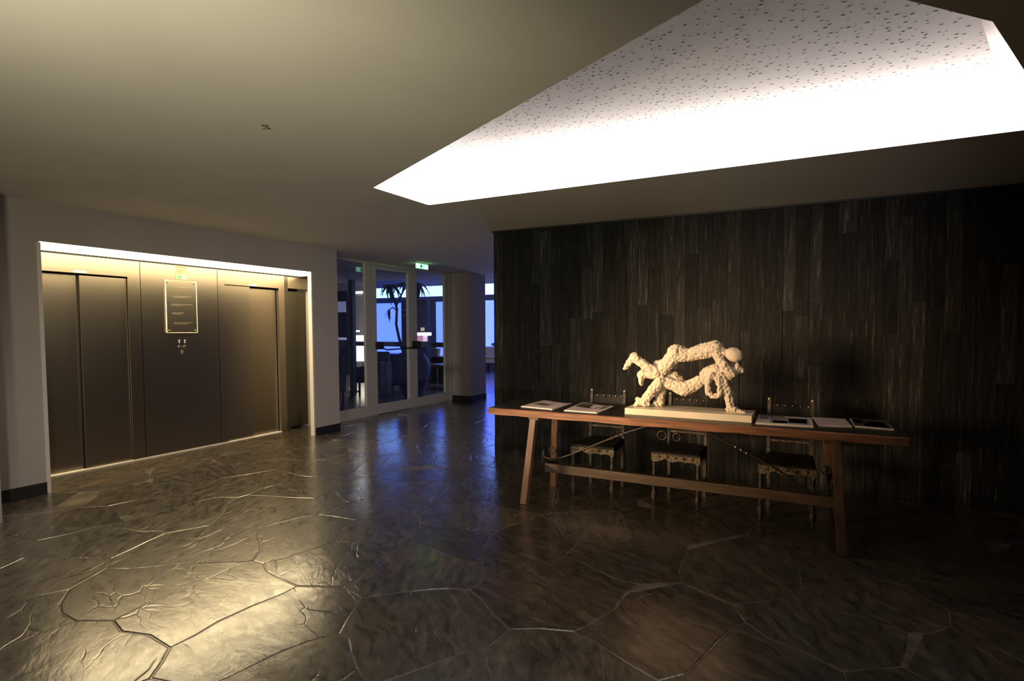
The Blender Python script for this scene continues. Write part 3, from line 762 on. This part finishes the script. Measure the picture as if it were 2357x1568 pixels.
LO = [
 [(-0.542,4.350,1.162,0.0439),(-0.517,4.350,1.166,0.0303),(-0.504,4.350,1.193,0.0269)],
 [(-0.507,4.350,1.186,0.0269),(-0.506,4.350,1.220,0.0168)],
 [(-0.517,4.350,1.166,0.0270),(-0.475,4.350,1.177,0.0168)],
 [(-0.549,4.350,1.144,0.0338),(-0.594,4.350,1.122,0.0374),(-0.627,4.350,1.128,0.0409)],
 [(-0.771,4.350,1.143,0.0277),(-0.721,4.350,1.173,0.0344),(-0.667,4.350,1.181,0.0410)],
 [(-0.664,4.330,1.176,0.0409),(-0.622,4.330,1.123,0.0390),(-0.592,4.320,1.047,0.0355),(-0.562,4.320,0.967,0.0337),(-0.551,4.320,0.900,0.0303)],
 [(-0.564,4.320,0.872,0.0236),(-0.522,4.320,0.878,0.0252),(-0.480,4.320,0.864,0.0167),(-0.451,4.320,0.857,0.0117)],
 [(-0.568,4.400,1.119,0.0308),(-0.577,4.400,1.043,0.0309),(-0.551,4.390,0.960,0.0273)],
 [(-0.694,4.290,1.140,0.0270),(-0.722,4.285,1.066,0.0215),(-0.716,4.280,1.004,0.0205),(-0.676,4.275,0.972,0.0205),(-0.630,4.280,0.990,0.0205),(-0.622,4.285,1.050,0.0215),(-0.650,4.300,1.120,0.0270)],
 [(-0.680,4.350,1.154,0.0377),(-0.727,4.350,1.117,0.0413),(-0.779,4.350,1.084,0.0467),(-0.842,4.350,1.047,0.0540),(-0.911,4.350,1.015,0.0597),(-0.949,4.350,1.021,0.0546),(-1.002,4.350,1.040,0.0478),(-1.056,4.350,1.062,0.0463),(-1.107,4.350,1.071,0.0447)],
 [(-1.099,4.320,1.077,0.0426),(-1.156,4.320,1.007,0.0411),(-1.211,4.320,0.936,0.0377),(-1.236,4.320,0.898,0.0360)],
 [(-1.292,4.320,0.913,0.0217),(-1.244,4.320,0.894,0.0343),(-1.207,4.320,0.878,0.0216)],
 [(-1.270,4.320,0.893,0.0289),(-1.311,4.320,0.865,0.0145)],
 [(-1.106,4.390,1.057,0.0469),(-1.113,4.390,0.984,0.0415),(-1.123,4.390,0.929,0.0398),(-1.115,4.390,0.889,0.0343)],
 [(-1.115,4.390,0.882,0.0289),(-1.154,4.370,0.882,0.0253)],
 [(-1.084,4.390,1.122,0.0360),(-1.007,4.400,1.110,0.0393),(-0.957,4.400,1.065,0.0356),(-0.921,4.400,1.028,0.0355)],
]
TV = bpy.data.textures.new('chisel', 'VORONOI'); TV.noise_scale = 0.024; TV.noise_intensity = 1.0; TV.distance_metric = 'DISTANCE'
TC = bpy.data.textures.new('lumps', 'CLOUDS'); TC.noise_scale = 0.045; TC.noise_depth = 3
def figure(name, chains, smooth_heads=()):
    bm = bmesh.new()
    for ch in chains:
        if len(ch) == 1: ball(ch[0][:3], ch[0][3], bm, 2)
        for a, b in zip(ch, ch[1:]):
            pa, pb = Vector(a[:3]), Vector(b[:3]); n = max(2, int((pb-pa).length/(0.30*min(a[3], b[3])))+1)
            for k in range(n+1):
                t = k/n; ball(pa.lerp(pb, t), a[3]+(b[3]-a[3])*t, bm, 2)
    tmp = obj(name, bm, PLASTER, sc)
    rm = tmp.modifiers.new('r', 'REMESH'); rm.mode = 'VOXEL'; rm.voxel_size = 0.0045; rm.use_smooth_shade = False
    sm = tmp.modifiers.new('s', 'SMOOTH'); sm.iterations = 4; sm.factor = 0.5
    d1 = tmp.modifiers.new('d1', 'DISPLACE'); d1.texture = TC; d1.strength = 0.016; d1.mid_level = 0.5; d1.texture_coords = 'LOCAL'
    d2 = tmp.modifiers.new('d2', 'DISPLACE'); d2.texture = TV; d2.strength = 0.015; d2.mid_level = 0.45; d2.texture_coords = 'LOCAL'
    bpy.context.view_layer.update()
    dg = bpy.context.evaluated_depsgraph_get()
    me = bpy.data.meshes.new_from_object(tmp.evaluated_get(dg))
    tmp.modifiers.clear(); tmp.data = me
    return tmp
up = figure('upper_figure', UP); figure('lower_figure', LO)
bm = bmesh.new()
mm = Matrix.Translation((-.532, 4.345, 1.297)) @ Matrix.Rotation(.35, 4, 'Y') @ Matrix.Diagonal((.071, .056, .056, 1))
bmesh.ops.create_icosphere(bm, subdivisions=4, radius=1, matrix=mm)
for v in bm.verts:                       # brow, nose and chin pressed into the egg shape
    d = (v.co-Vector((-.532, 4.345, 1.297)))
    v.co += d*0.10*noise.noise(v.co*28.0)
hd = obj('head', bm, PLASTER, sc, smooth=True, label='smooth bent head'); hd.parent = up; hd.location = (0, 0, 0)

# ------------------------------------------------------------------ printed matter on the table
def quad_local(corners, u, v): # bilinear on corner list fl, bl, br, fr
    fl, bl, br, fr_ = [Vector((*c, 0)) for c in corners]
    return (fl*(1-u)*(1-v)+fr_*u*(1-v)+bl*(1-u)*v+br*u*v)
def mag(name, label, corners, thick, base, patches, bend=0.0):
    c = [sum(p[0] for p in corners)/4, sum(p[1] for p in corners)/4]
    t = thing(name, label, 'magazine', (c[0], c[1], .80))
    def sheet(u0, v0, u1, v1, z0, z1, m, nm):
        bm = bmesh.new(); n = 6; lo, hi = [], []
        for v in (v0, v1):
            for k in range(n+1):
                u = u0+(u1-u0)*k/n; p = quad_local(corners, u, v)
                dz = bend*math.sin(u*PI*2.3+.5)*v
                lo.append(bm.verts.new((p.x, p.y, max(.8002, z0+dz)))); hi.append(bm.verts.new((p.x, p.y, max(.8004, z0+dz)+(z1-z0))))
        for k in range(n):
            bm.faces.new((hi[k], hi[k+1], hi[n+2+k], hi[n+1+k])); bm.faces.new((lo[k], lo[n+1+k], lo[n+2+k], lo[k+1]))
            bm.faces.new((lo[k], lo[k+1], hi[k+1], hi[k])); bm.faces.new((lo[n+1+k], hi[n+1+k], hi[n+2+k], lo[n+2+k]))
        for k in (0, n): bm.faces.new((lo[k], hi[k], hi[n+1+k], lo[n+1+k]))
        return obj(nm, bm, m, t)
    sheet(0, 0, 1, 1, .8005, .8005+thick*.75, PAPER, 'pages')
    sheet(.002, .002, .998, .998, .8005+thick*.75, .8005+thick, base, 'cover')
    for (u0, v0, u1, v1, m, nm) in patches:
        sheet(u0, v0, u1, v1, .8005+thick, .8005+thick+.0006, m, nm)
    return t
mag('newspaper', 'open newspaper nearest the left end of the table', [(-2.333,4.190),(-2.323,4.611),(-1.987,4.534),(-2.000,4.145)], .009, PRINTP,
    [(.03,.03,.97,.30,PAPER,'margin'),(.16,.36,.62,.62,PRINTB,'photo'),(.30,.66,.9,.9,PRINTP,'photo'),(.66,.32,.95,.6,PAPER,'text_block'),(.62,.88,.97,.97,PRINTB,'photo')], .004)
mag('magazine', 'magazine with a dark landscape photo just left of the sculpture slab', [(-1.888,4.142),(-1.922,4.629),(-1.569,4.514),(-1.582,4.128)], .008, PAPER,
    [(.06,.46,.92,.93,PRINTD,'photo'),(.12,.72,.5,.88,PRINTB,'photo'),(.04,.05,.94,.44,PRINTP,'text_block')], .006)
mg3 = mag('magazine', 'magazine with black lettering and a grey photo right beside the sculpture slab', [(-.352,4.155),(-.366,4.544),(.020,4.560),(.033,4.176)], .012, PAPER,
    [(.24,.10,.93,.80,PAPERG,'photo'),(.58,.22,.90,.72,PRINTB,'photo'),(.30,.12,.56,.40,PAPER,'photo')])
for k, (u0, u1) in enumerate(((.05, .10), (.12, .16), (.18, .23), (.26, .31), (.33, .36), (.39, .44), (.46, .50))):
    pa = quad_local([(-.352,4.155),(-.366,4.544),(.020,4.560),(.033,4.176)], u0, .83); pb = quad_local([(-.352,4.155),(-.366,4.544),(.020,4.560),(.033,4.176)], u1, .95)
    obj('letter', B(pa.x, pb.x, pa.y, pb.y, .8131, .8138), INK, mg3)
for k in range(3):
    pa = quad_local([(-.352,4.155),(-.366,4.544),(.020,4.560),(.033,4.176)], .06, .55+.07*k); pb = quad_local([(-.352,4.155),(-.366,4.544),(.020,4.560),(.033,4.176)], .20, .575+.07*k)
    obj('text_line', B(pa.x, pb.x, pa.y, pb.y, .8131, .8138), INK, mg3)
mag('leaflet', 'plain pale leaflet between the two printed magazines on the right', [(.066,4.245),(.024,4.625),(.252,4.622),(.280,4.300)], .010, PRINTP,
    [(.40,.55,.62,.62,PAPERG,'print_mark'),(.1,.2,.3,.23,PAPERG,'print_mark')])
mag('brochure', 'dark photo brochure nearest the right end of the table', [(.296,4.322),(.288,4.680),(.526,4.664),(.532,4.290)], .009, PAPER,
    [(.02,.06,.98,.97,PRINTD,'photo'),(.06,.45,.28,.92,PAPERG,'photo'),(.42,.10,.88,.72,PRINTB,'photo'),(.30,.10,.44,.45,PAPER,'photo')])

# ------------------------------------------------------------------ lounge beyond the glass
LW = mat('lounge_wall', (0.42, 0.41, 0.42), 0.7); DARKC = mat('dark_cabinet', (0.014, 0.014, 0.014), 0.6, spec=.25)
DARKF = mat('dark_upholstery', (0.012, 0.012, 0.014), 0.7); GREYF = mat('pale_sofa_fabric', (0.42, 0.41, 0.38), 0.8)
WBLUE = emit('dusk_blue_pane', (0.105, 0.205, 1.9), WINDOW_BLUE); WSKY = emit('pale_sky_pane', (0.34, 0.72, 1.8), WINDOW_SKY)
YW = 16.5
wn = thing('window_3', 'lounge window wall glowing dusk blue with a pale clerestory band', 'window', (-13, YW, 0), kind='structure')
WFR = mat('window_frame_blue_grey', (0.10, 0.10, 0.14), 0.5)
ED = (-21.0, -18.6, -16.05, -13.95, -11.8, -9.4, -7.2, -5.0)
for xa, xb in zip(ED, ED[1:]):
    obj('pane', B(xa+.01, xb-.01, YW, YW+.02, .32, 2.52), WBLUE, wn)
    obj('clerestory_pane', B(xa+.005, xb-.005, YW, YW+.02, 2.73, 3.12), WSKY, wn)
    obj('mullion', B(xa-.03, xa+.03, YW-.01, YW+.06, .32, 2.52), WFR, wn)
obj('transom', B(-21, -5, YW-.04, YW+.06, 2.52, 2.73), WFR, wn)
obj('head', B(-21, -5, YW-.03, YW+.06, 3.12, 3.40), mat('lounge_lintel', (0.33, 0.33, 0.40), 0.7), wn)
obj('sill_wall', B(-21, -5, YW-.05, YW+.06, 0, .32), WFR, wn)
obj('clerestory_strip', B(-12.2, -8.6, YW-.03, YW-.01, 2.52, 2.66), WSKY, wn)
tag(obj('wall_lounge_left', B(-21.2, -21, 5, 17, 0, 3.45), LW), 'far side wall of the lounge', 'wall', kind='structure')
tag(obj('wall_lounge_right', B(-3.38, -3.28, 5.74, 17, 0, 3.45), LW), 'wall behind the plank wall', 'wall', kind='structure')
tag(obj('wall_lounge', B(-16.6, -12.85, 13.3, 13.4, 0, 3.40), LW), 'grey lounge wall washed by a white lamp', 'wall', kind='structure')
sl = thing('wall_light_strip', 'thin white light strip high on the grey lounge wall', 'wall light', (-13.1, 13.28, 2.70))
obj('diffuser', B(-13.6, -12.87, 13.27, 13.30, 2.665, 2.735), emit('white_strip', (1, 1, 1), 2.5), sl)
obj('housing', B(-13.6, -12.87, 13.25, 13.30, 2.735, 2.76), ALU, sl)
nc = thing('tall_cabinet', 'tall dark cabinet with glowing blue strips standing in for windows, seen through the left sidelight', 'cabinet', (-14.6, 13.1, 0))
obj('body', B(-15.6, -13.68, 13.0, 13.28, 0, 2.75), DARKC, nc)
obj('blue_strip', B(-15.5, -13.75, 12.985, 13.0, 2.05, 2.40), emit('dim_blue_strip', (0.10, 0.15, 0.55), 0.35), nc)  # glowing strips on the cabinet stand in for blue windows beyond
obj('blue_strip', B(-15.5, -13.75, 12.985, 13.0, 1.14, 1.22), emit('dim_blue_strip2', (0.28, 0.30, 0.75), 0.45), nc)
ps = thing('post', 'slim dark steel post behind the left sidelight', 'post', (-9.85, 9.5, 0))
obj('shaft', B(-9.915, -9.79, 9.45, 9.55, .02, H), mat('dark_post', (0.035, 0.037, 0.045), 0.5), ps, bevel=.004)
obj('base_plate', B(-9.95, -9.75, 9.41, 9.59, -.006, .02), BLACK, ps)
lp = thing('table_lamp', 'big white drum lamp glowing in the lounge behind the handrail', 'lamp', (-12.55, 12.45, 0))
obj('shade', lathe([(.30, .52), (.28, 1.30), (.26, 1.30)], (-12.52, 12.45, 0), 28), emit('lamp_shade', (1.0, 0.86, 0.66), 5.0), lp, smooth=False)
obj('stem', lathe([(.02, .06), (.02, .52)], (-12.52, 12.45, 0), 10), BLACK, lp)
obj('foot', lathe([(.16, -.006), (.16, .03), (.03, .06)], (-12.52, 12.45, 0), 20), BLACK, lp)
obj('finial', B(-12.72, -12.52, 12.3, 12.36, 1.41, 1.46), emit('lamp_rim', (1, .95, .85), 2.2), lp)
hr = thing('handrail', 'long dark handrail crossing the lounge behind the glass', 'handrail', (-10.5, 11.5, 0))
obj('rail', B(-12.6, -8.55, 11.47, 11.53, 1.015, 1.145), mat('rail_grey', (0.16, 0.165, 0.16), 0.6), hr, bevel=.004)
for q in (-12.5, -11.2, -9.9, -8.6): obj('baluster', B(q-.02, q+.02, 11.48, 11.52, -.006, 1.015), BLACK, hr)
cab = thing('display_cabinet', 'tall dark cabinet behind the potted palm', 'cabinet', (-10.55, 12.6, 0))
obj('body', B(-11.02, -10.08, 12.52, 12.95, -.006, 2.35), DARKC, cab)
obj('door', B(-11.0, -10.56, 12.50, 12.52, .1, 2.20), DARKC, cab)
obj('door', B(-10.54, -10.10, 12.50, 12.52, .1, 2.20), mat('purple_grey_door', (0.035, 0.032, 0.05), 0.5), cab)
for z_ in (2.05, 1.9): obj('shelf_edge', B(-11.0, -10.56, 12.49, 12.50, z_, z_+.015), GREYF, cab)
for k in range(3): obj('lit_number', B(-10.28+.05*k, -10.25+.05*k, 12.488, 12.498, 1.44, 1.54), emit('lit_number', (1.0, .6, .4), .5), cab)
ctr = thing('lit_counter_display', 'small white and pink lit display box on the lounge counter', 'display', (-9.98, 12.2, 1.0))
obj('lid', B(-10.22, -9.74, 12.1, 12.3, 1.31, 1.40), emit('white_lid', (.85, .92, 1), 1.6), ctr)
obj('body', B(-10.20, -9.88, 12.1, 12.3, 1.145, 1.31), emit('pink_box', (.85, .34, .50), .55), ctr)
obj('tray', B(-10.22, -9.80, 12.08, 12.32, 1.10, 1.115), emit('white_tray', (.9, .95, 1), .8), ctr)
cn = thing('lounge_counter', 'dark console counter carrying the lit display', 'counter', (-9.7, 12.25, 0))
obj('body', B(-10.35, -8.3, 12.05, 12.45, -.006, .70), DARKC, cn)
obj('worktop', B(-10.4, -8.25, 12.0, 12.49, .70, .735), mat('counter_top', (.10, .10, .12), .4), cn)
obj('riser', B(-10.25, -9.75, 12.1, 12.3, .736, 1.10), DARKC, ctr)
wb2 = thing('white_box', 'small pale storage box standing on the dark console', 'box', (-9.52, 12.02, .74))
obj('body', lathe([(.09, 0), (.115, .20)], (-9.53, 12.25, .735), 16), mat('pale_box', (.40, .43, .40), .6), wb2)
obj('rim', lathe([(.118, .20), (.118, .215)], (-9.53, 12.25, .735), 16), mat('pale_rim', (.5, .52, .5), .6), wb2)
dk = thing('desk', 'long dark desk in the lounge behind the push bar', 'desk', (-10.1, 11.05, 0))
obj('top', B(-10.75, -9.35, 10.85, 11.40, .80, .845), mat('desk_top', (.11, .11, .13), .35), dk)
obj('front_panel', B(-10.7, -9.4, 10.90, 10.93, -.006, .80), DARKC, dk)
for q in (-10.7, -9.44): obj('side_panel', B(q, q+.04, 10.93, 11.38, -.006, .80), DARKC, dk)
def lounge_chair(label, x, y, rz):
    c = thing('armchair', label, 'chair', (x, y, 0), rz, group='dark lounge chairs')
    def pb(nm, *a, bv=.02): return obj(nm, B(*a), DARKF, c, world=False, bevel=bv)
    pb('seat', -.28, .28, -.28, .28, .26, .44); pb('backrest', -.28, .28, .20, .30, .42, .96, bv=.03)
    pb('armrest', -.33, -.26, -.26, .28, .26, .62); pb('armrest', .26, .33, -.26, .28, .26, .62)
    for a in (-.25, .25):
        for b in (-.24, .24): pb('leg', a-.02, a+.02, b-.02, b+.02, -.006, .26, bv=.002)
    return c
lounge_chair('dark armchair in front of the glowing white lamp', -9.25, 9.55, .4)
lounge_chair('dark armchair at the left edge of the left sidelight', -8.72, 7.75, -.6)
stn = thing('magazine_stand', 'slatted grey magazine stand behind the glazed door', 'stand', (-8.59, 9.2, 0))
SLT = mat('grey_slat', (.06, .065, .07), .5)
for q in (-8.685, -8.505): obj('side_panel', B(q-.008, q+.008, 9.15, 9.30, -.006, .77), SLT, stn)
for k in range(11): obj('slat', B(-8.68, -8.51, 9.16+.004*(k % 2), 9.19, .04+.066*k, .085+.066*k), SLT, stn)
pbx = thing('pale_box', 'pale low box on the floor behind the palm pot', 'box', (-8.75, 9.9, 0))
obj('body', B(-8.90, -8.63, 9.82, 10.05, -.006, .13), mat('pale_card', (.30, .30, .31), .7), pbx, bevel=.004)
obj('lid', B(-8.91, -8.62, 9.81, 10.06, .13, .145), mat('pale_card_lid', (.36, .36, .37), .7), pbx)
ct = thing('coffee_table', 'low grey coffee table seen through the right sidelight', 'table', (-8.3, 10.85, 0))
GT = mat('grey_table', (.12, .12, .13), .35)
obj('top', B(-8.68, -7.95, 10.65, 11.15, .56, .62), GT, ct, bevel=.004)
obj('shelf', B(-8.64, -7.99, 10.70, 11.10, .06, .09), GT, ct, bevel=.003)
for a in (-8.66, -8.01):
    for b in (10.67, 11.09): obj('leg', B(a, a+.04, b, b+.04, -.006, .56), GT, ct)
# sofa in the gap right of the column
so = thing('sofa', 'pale grey sofa in the lounge seen right of the column', 'sofa', (-10.0, 15.9, 0))
obj('seat', B(-11.0, -9.1, 15.75, 16.30, .32, .50), GREYF, so, bevel=.03); obj('backrest', B(-11.0, -9.1, 16.08, 16.34, .50, .87), GREYF, so, bevel=.04)
obj('seat_cushion', B(-10.98, -10.06, 15.70, 16.10, .49, .56), GREYF, so, bevel=.02); obj('seat_cushion', B(-10.04, -9.12, 15.70, 16.10, .49, .56), GREYF, so, bevel=.02)
for a in (-10.95, -10.12, -9.2):
    for b in (15.8, 16.25): obj('leg', B(a, a+.06, b-.03, b+.03, -.006, .32), BLACK, so)
cu = thing('cushion', 'green grey cushion lying on top of the sofa back', 'cushion', (-9.93, 16.20, .87))
bmc = ball((-9.93, 16.20, .952), .25, sub=3, sc=(1.1, .5, .33)); obj('cover', bmc, mat('green_grey_cushion', (.16, .19, .17), .8), cu, smooth=True)
obj('piping', tube([(-9.93+.276*math.cos(a*PI/12), 16.20+.126*math.sin(a*PI/12), .952) for a in range(25)], .006, 6), GREYF, cu)
# fitting of the added uplighter behind the camera
ul = thing('uplighter', 'black standing uplighter added behind the viewer to brighten the ceiling', 'lamp', (-1.5, -.25, 0))
obj('foot', lathe([(.15, .002), (.15, .02), (.02, .03)], (-1.5, -.25, 0), 20), BLACK, ul)
obj('stem', lathe([(.014, .03), (.014, 1.38)], (-1.5, -.25, 0), 8), BLACK, ul)
obj('bowl', lathe([(.03, 1.38), (.12, 1.42), (.19, 1.50), (.185, 1.50), (.11, 1.43), (.02, 1.40)], (-1.5, -.25, 0), 24), BLACK, ul)
cl2 = thing('sofa_fill_lamp', 'standing lamp added out of view round the plank wall to brighten the sofa', 'lamp', (-7.2, 13.6, 0))  # stand of the lamp added to brighten the sofa
obj('foot', lathe([(.14, -.001), (.14, .02), (.02, .03)], (-7.2, 13.6, 0), 20), BLACK, cl2)
obj('stem', lathe([(.012, .03), (.012, 1.42)], (-7.2, 13.6, 0), 8), BLACK, cl2)
ld = thing('lounge_fill_light', 'small round ceiling light added as fill for the lounge', 'ceiling light', (-12.0, 12.0, 3.40))  # fitting of the light added to fill the lounge
obj('rose', lathe([(.09, -.001), (.09, -.03), (.03, -.05)], (-12.0, 12.0, 3.40), 20), ALU, ld)
# stands for the sculpture spot and two added fill spots, all unseen
def stand_lamp(label, x, y, z):
    t = thing('stand_spotlight', label, 'spotlight', (x, y, 0))
    obj('foot', lathe([(.15, .002), (.15, .02), (.02, .03)], (x, y, 0), 20), BLACK, t)
    obj('stem', lathe([(.012, .03), (.012, z-.22)], (x, y, 0), 8), BLACK, t)
    obj('yoke', lathe([(.05, z-.22), (.05, z-.20)], (x, y, 0), 16), BLACK, t)
stand_lamp('black stand spotlight aimed at the sculpture', -4.2, .5, 1.50)
stand_lamp('black stand spotlight added out of view to brighten the ceiling above the plank wall', -.5, -2.4, 1.30)
stand_lamp('black stand spotlight added out of view to brighten the lift wall', 2.6, -1.6, .9)

# ------------------------------------------------------------------ potted palm behind the glass
pp = thing('potted_palm', 'tall potted palm in a big dark urn behind the glazed door', 'plant', (-7.75, 9.15, 0))
URN = mat('dark_urn', (.007, .006, .006), .6, spec=.2)
obj('urn', lathe([(.17, -.006), (.19, .02), (.24, .15), (.31, .38), (.355, .62), (.36, .74), (.33, .86), (.27, .93), (.26, .95), (.29, .975), (.28, .985), (.24, .96), (.23, .90)], (-7.75, 9.15, 0), 32), URN, pp, smooth=True)
obj('soil', lathe([(.235, .90), (.235, .92)], (-7.75, 9.15, 0), 24), BLACK, pp)
TRK = mat('palm_trunk', (.020, .017, .014), .8, bump=.6, bscale=60)
trunkpts = [(-7.95, 9.15, .90), (-8.05, 9.15, 1.10), (-8.126, 9.15, 1.30), (-8.20, 9.15, 1.60), (-8.175, 9.15, 1.94), (-8.25, 9.15, 2.15), (-8.36, 9.15, 2.44)]
obj('trunk', tube(trunkpts, [.040, .036, .030, .028, .026, .022, .020], 8), TRK, pp, smooth=True)
obj('branch', tube([(-8.19, 9.15, 2.0), (-8.12, 9.16, 2.14), (-8.0, 9.16, 2.32), (-7.88, 9.17, 2.47)], [.022, .02, .018, .016], 8), TRK, pp, smooth=True)
obj('branch', tube([(-7.88, 9.16, .90), (-7.80, 9.17, 1.4), (-7.72, 9.18, 2.0), (-7.64, 9.18, 2.46)], [.03, .026, .022, .018], 8), TRK, pp, smooth=True)
obj('branch', tube([(-8.18, 9.15, 1.90), (-8.26, 9.13, 1.97), (-8.36, 9.12, 1.93)], [.016, .013, .011], 6), TRK, pp, smooth=True)
LEAF = mat('dark_palm_leaf', (.010, .020, .010), .5)
def leafmesh(L_, w_, droop):
    bm = bmesh.new(); n = 8; rows = []
    for k in range(n+1):
        t = k/n; a = droop*t
        x_ = L_*(math.sin(a)/droop if droop else t); z_ = -L_*(1-math.cos(a))/droop
        wd = w_*math.sin(PI*min(1, .12+t*.88))**.7*(1-t*.75)+.001
        rows.append([bm.verts.new((x_, -wd, z_+.2*wd)), bm.verts.new((x_, 0, z_)), bm.verts.new((x_, wd, z_+.2*wd))])
    for a, b in zip(rows, rows[1:]):
        bm.faces.new((a[0], a[1], b[1], b[0])); bm.faces.new((a[1], a[2], b[2], b[1]))
    me = bpy.data.meshes.new('leaf'); bm.to_mesh(me); bm.free(); me.materials.append(LEAF); return me
LM = [leafmesh(.62, .032, 1.6), leafmesh(.54, .030, 1.2), leafmesh(.46, .026, 2.0)]
rl = random.Random(9)
for (cx_, cy_, cz_, n_) in ((-8.36, 9.15, 2.46, 24), (-7.88, 9.17, 2.48, 20), (-7.64, 9.18, 2.48, 24), (-8.36, 9.12, 1.93, 7)):
    for k in range(n_):
        o = bpy.data.objects.new('leaf', LM[k % 3]); COL.objects.link(o); o.parent = pp
        o.location = (cx_+7.75, cy_-9.15, cz_)
        low = n_ < 10
        o.rotation_euler = (rl.uniform(-.3, .3), (rl.uniform(.5, 1.1) if low else rl.uniform(-.35, .95)), rl.uniform(2.2, 4.0) if low else 2*PI*k/n_+rl.uniform(-.25, .25))
        s_ = rl.uniform(.75, 1.1)*(.6 if low else .9); o.scale = (s_, 1.25*s_, s_)
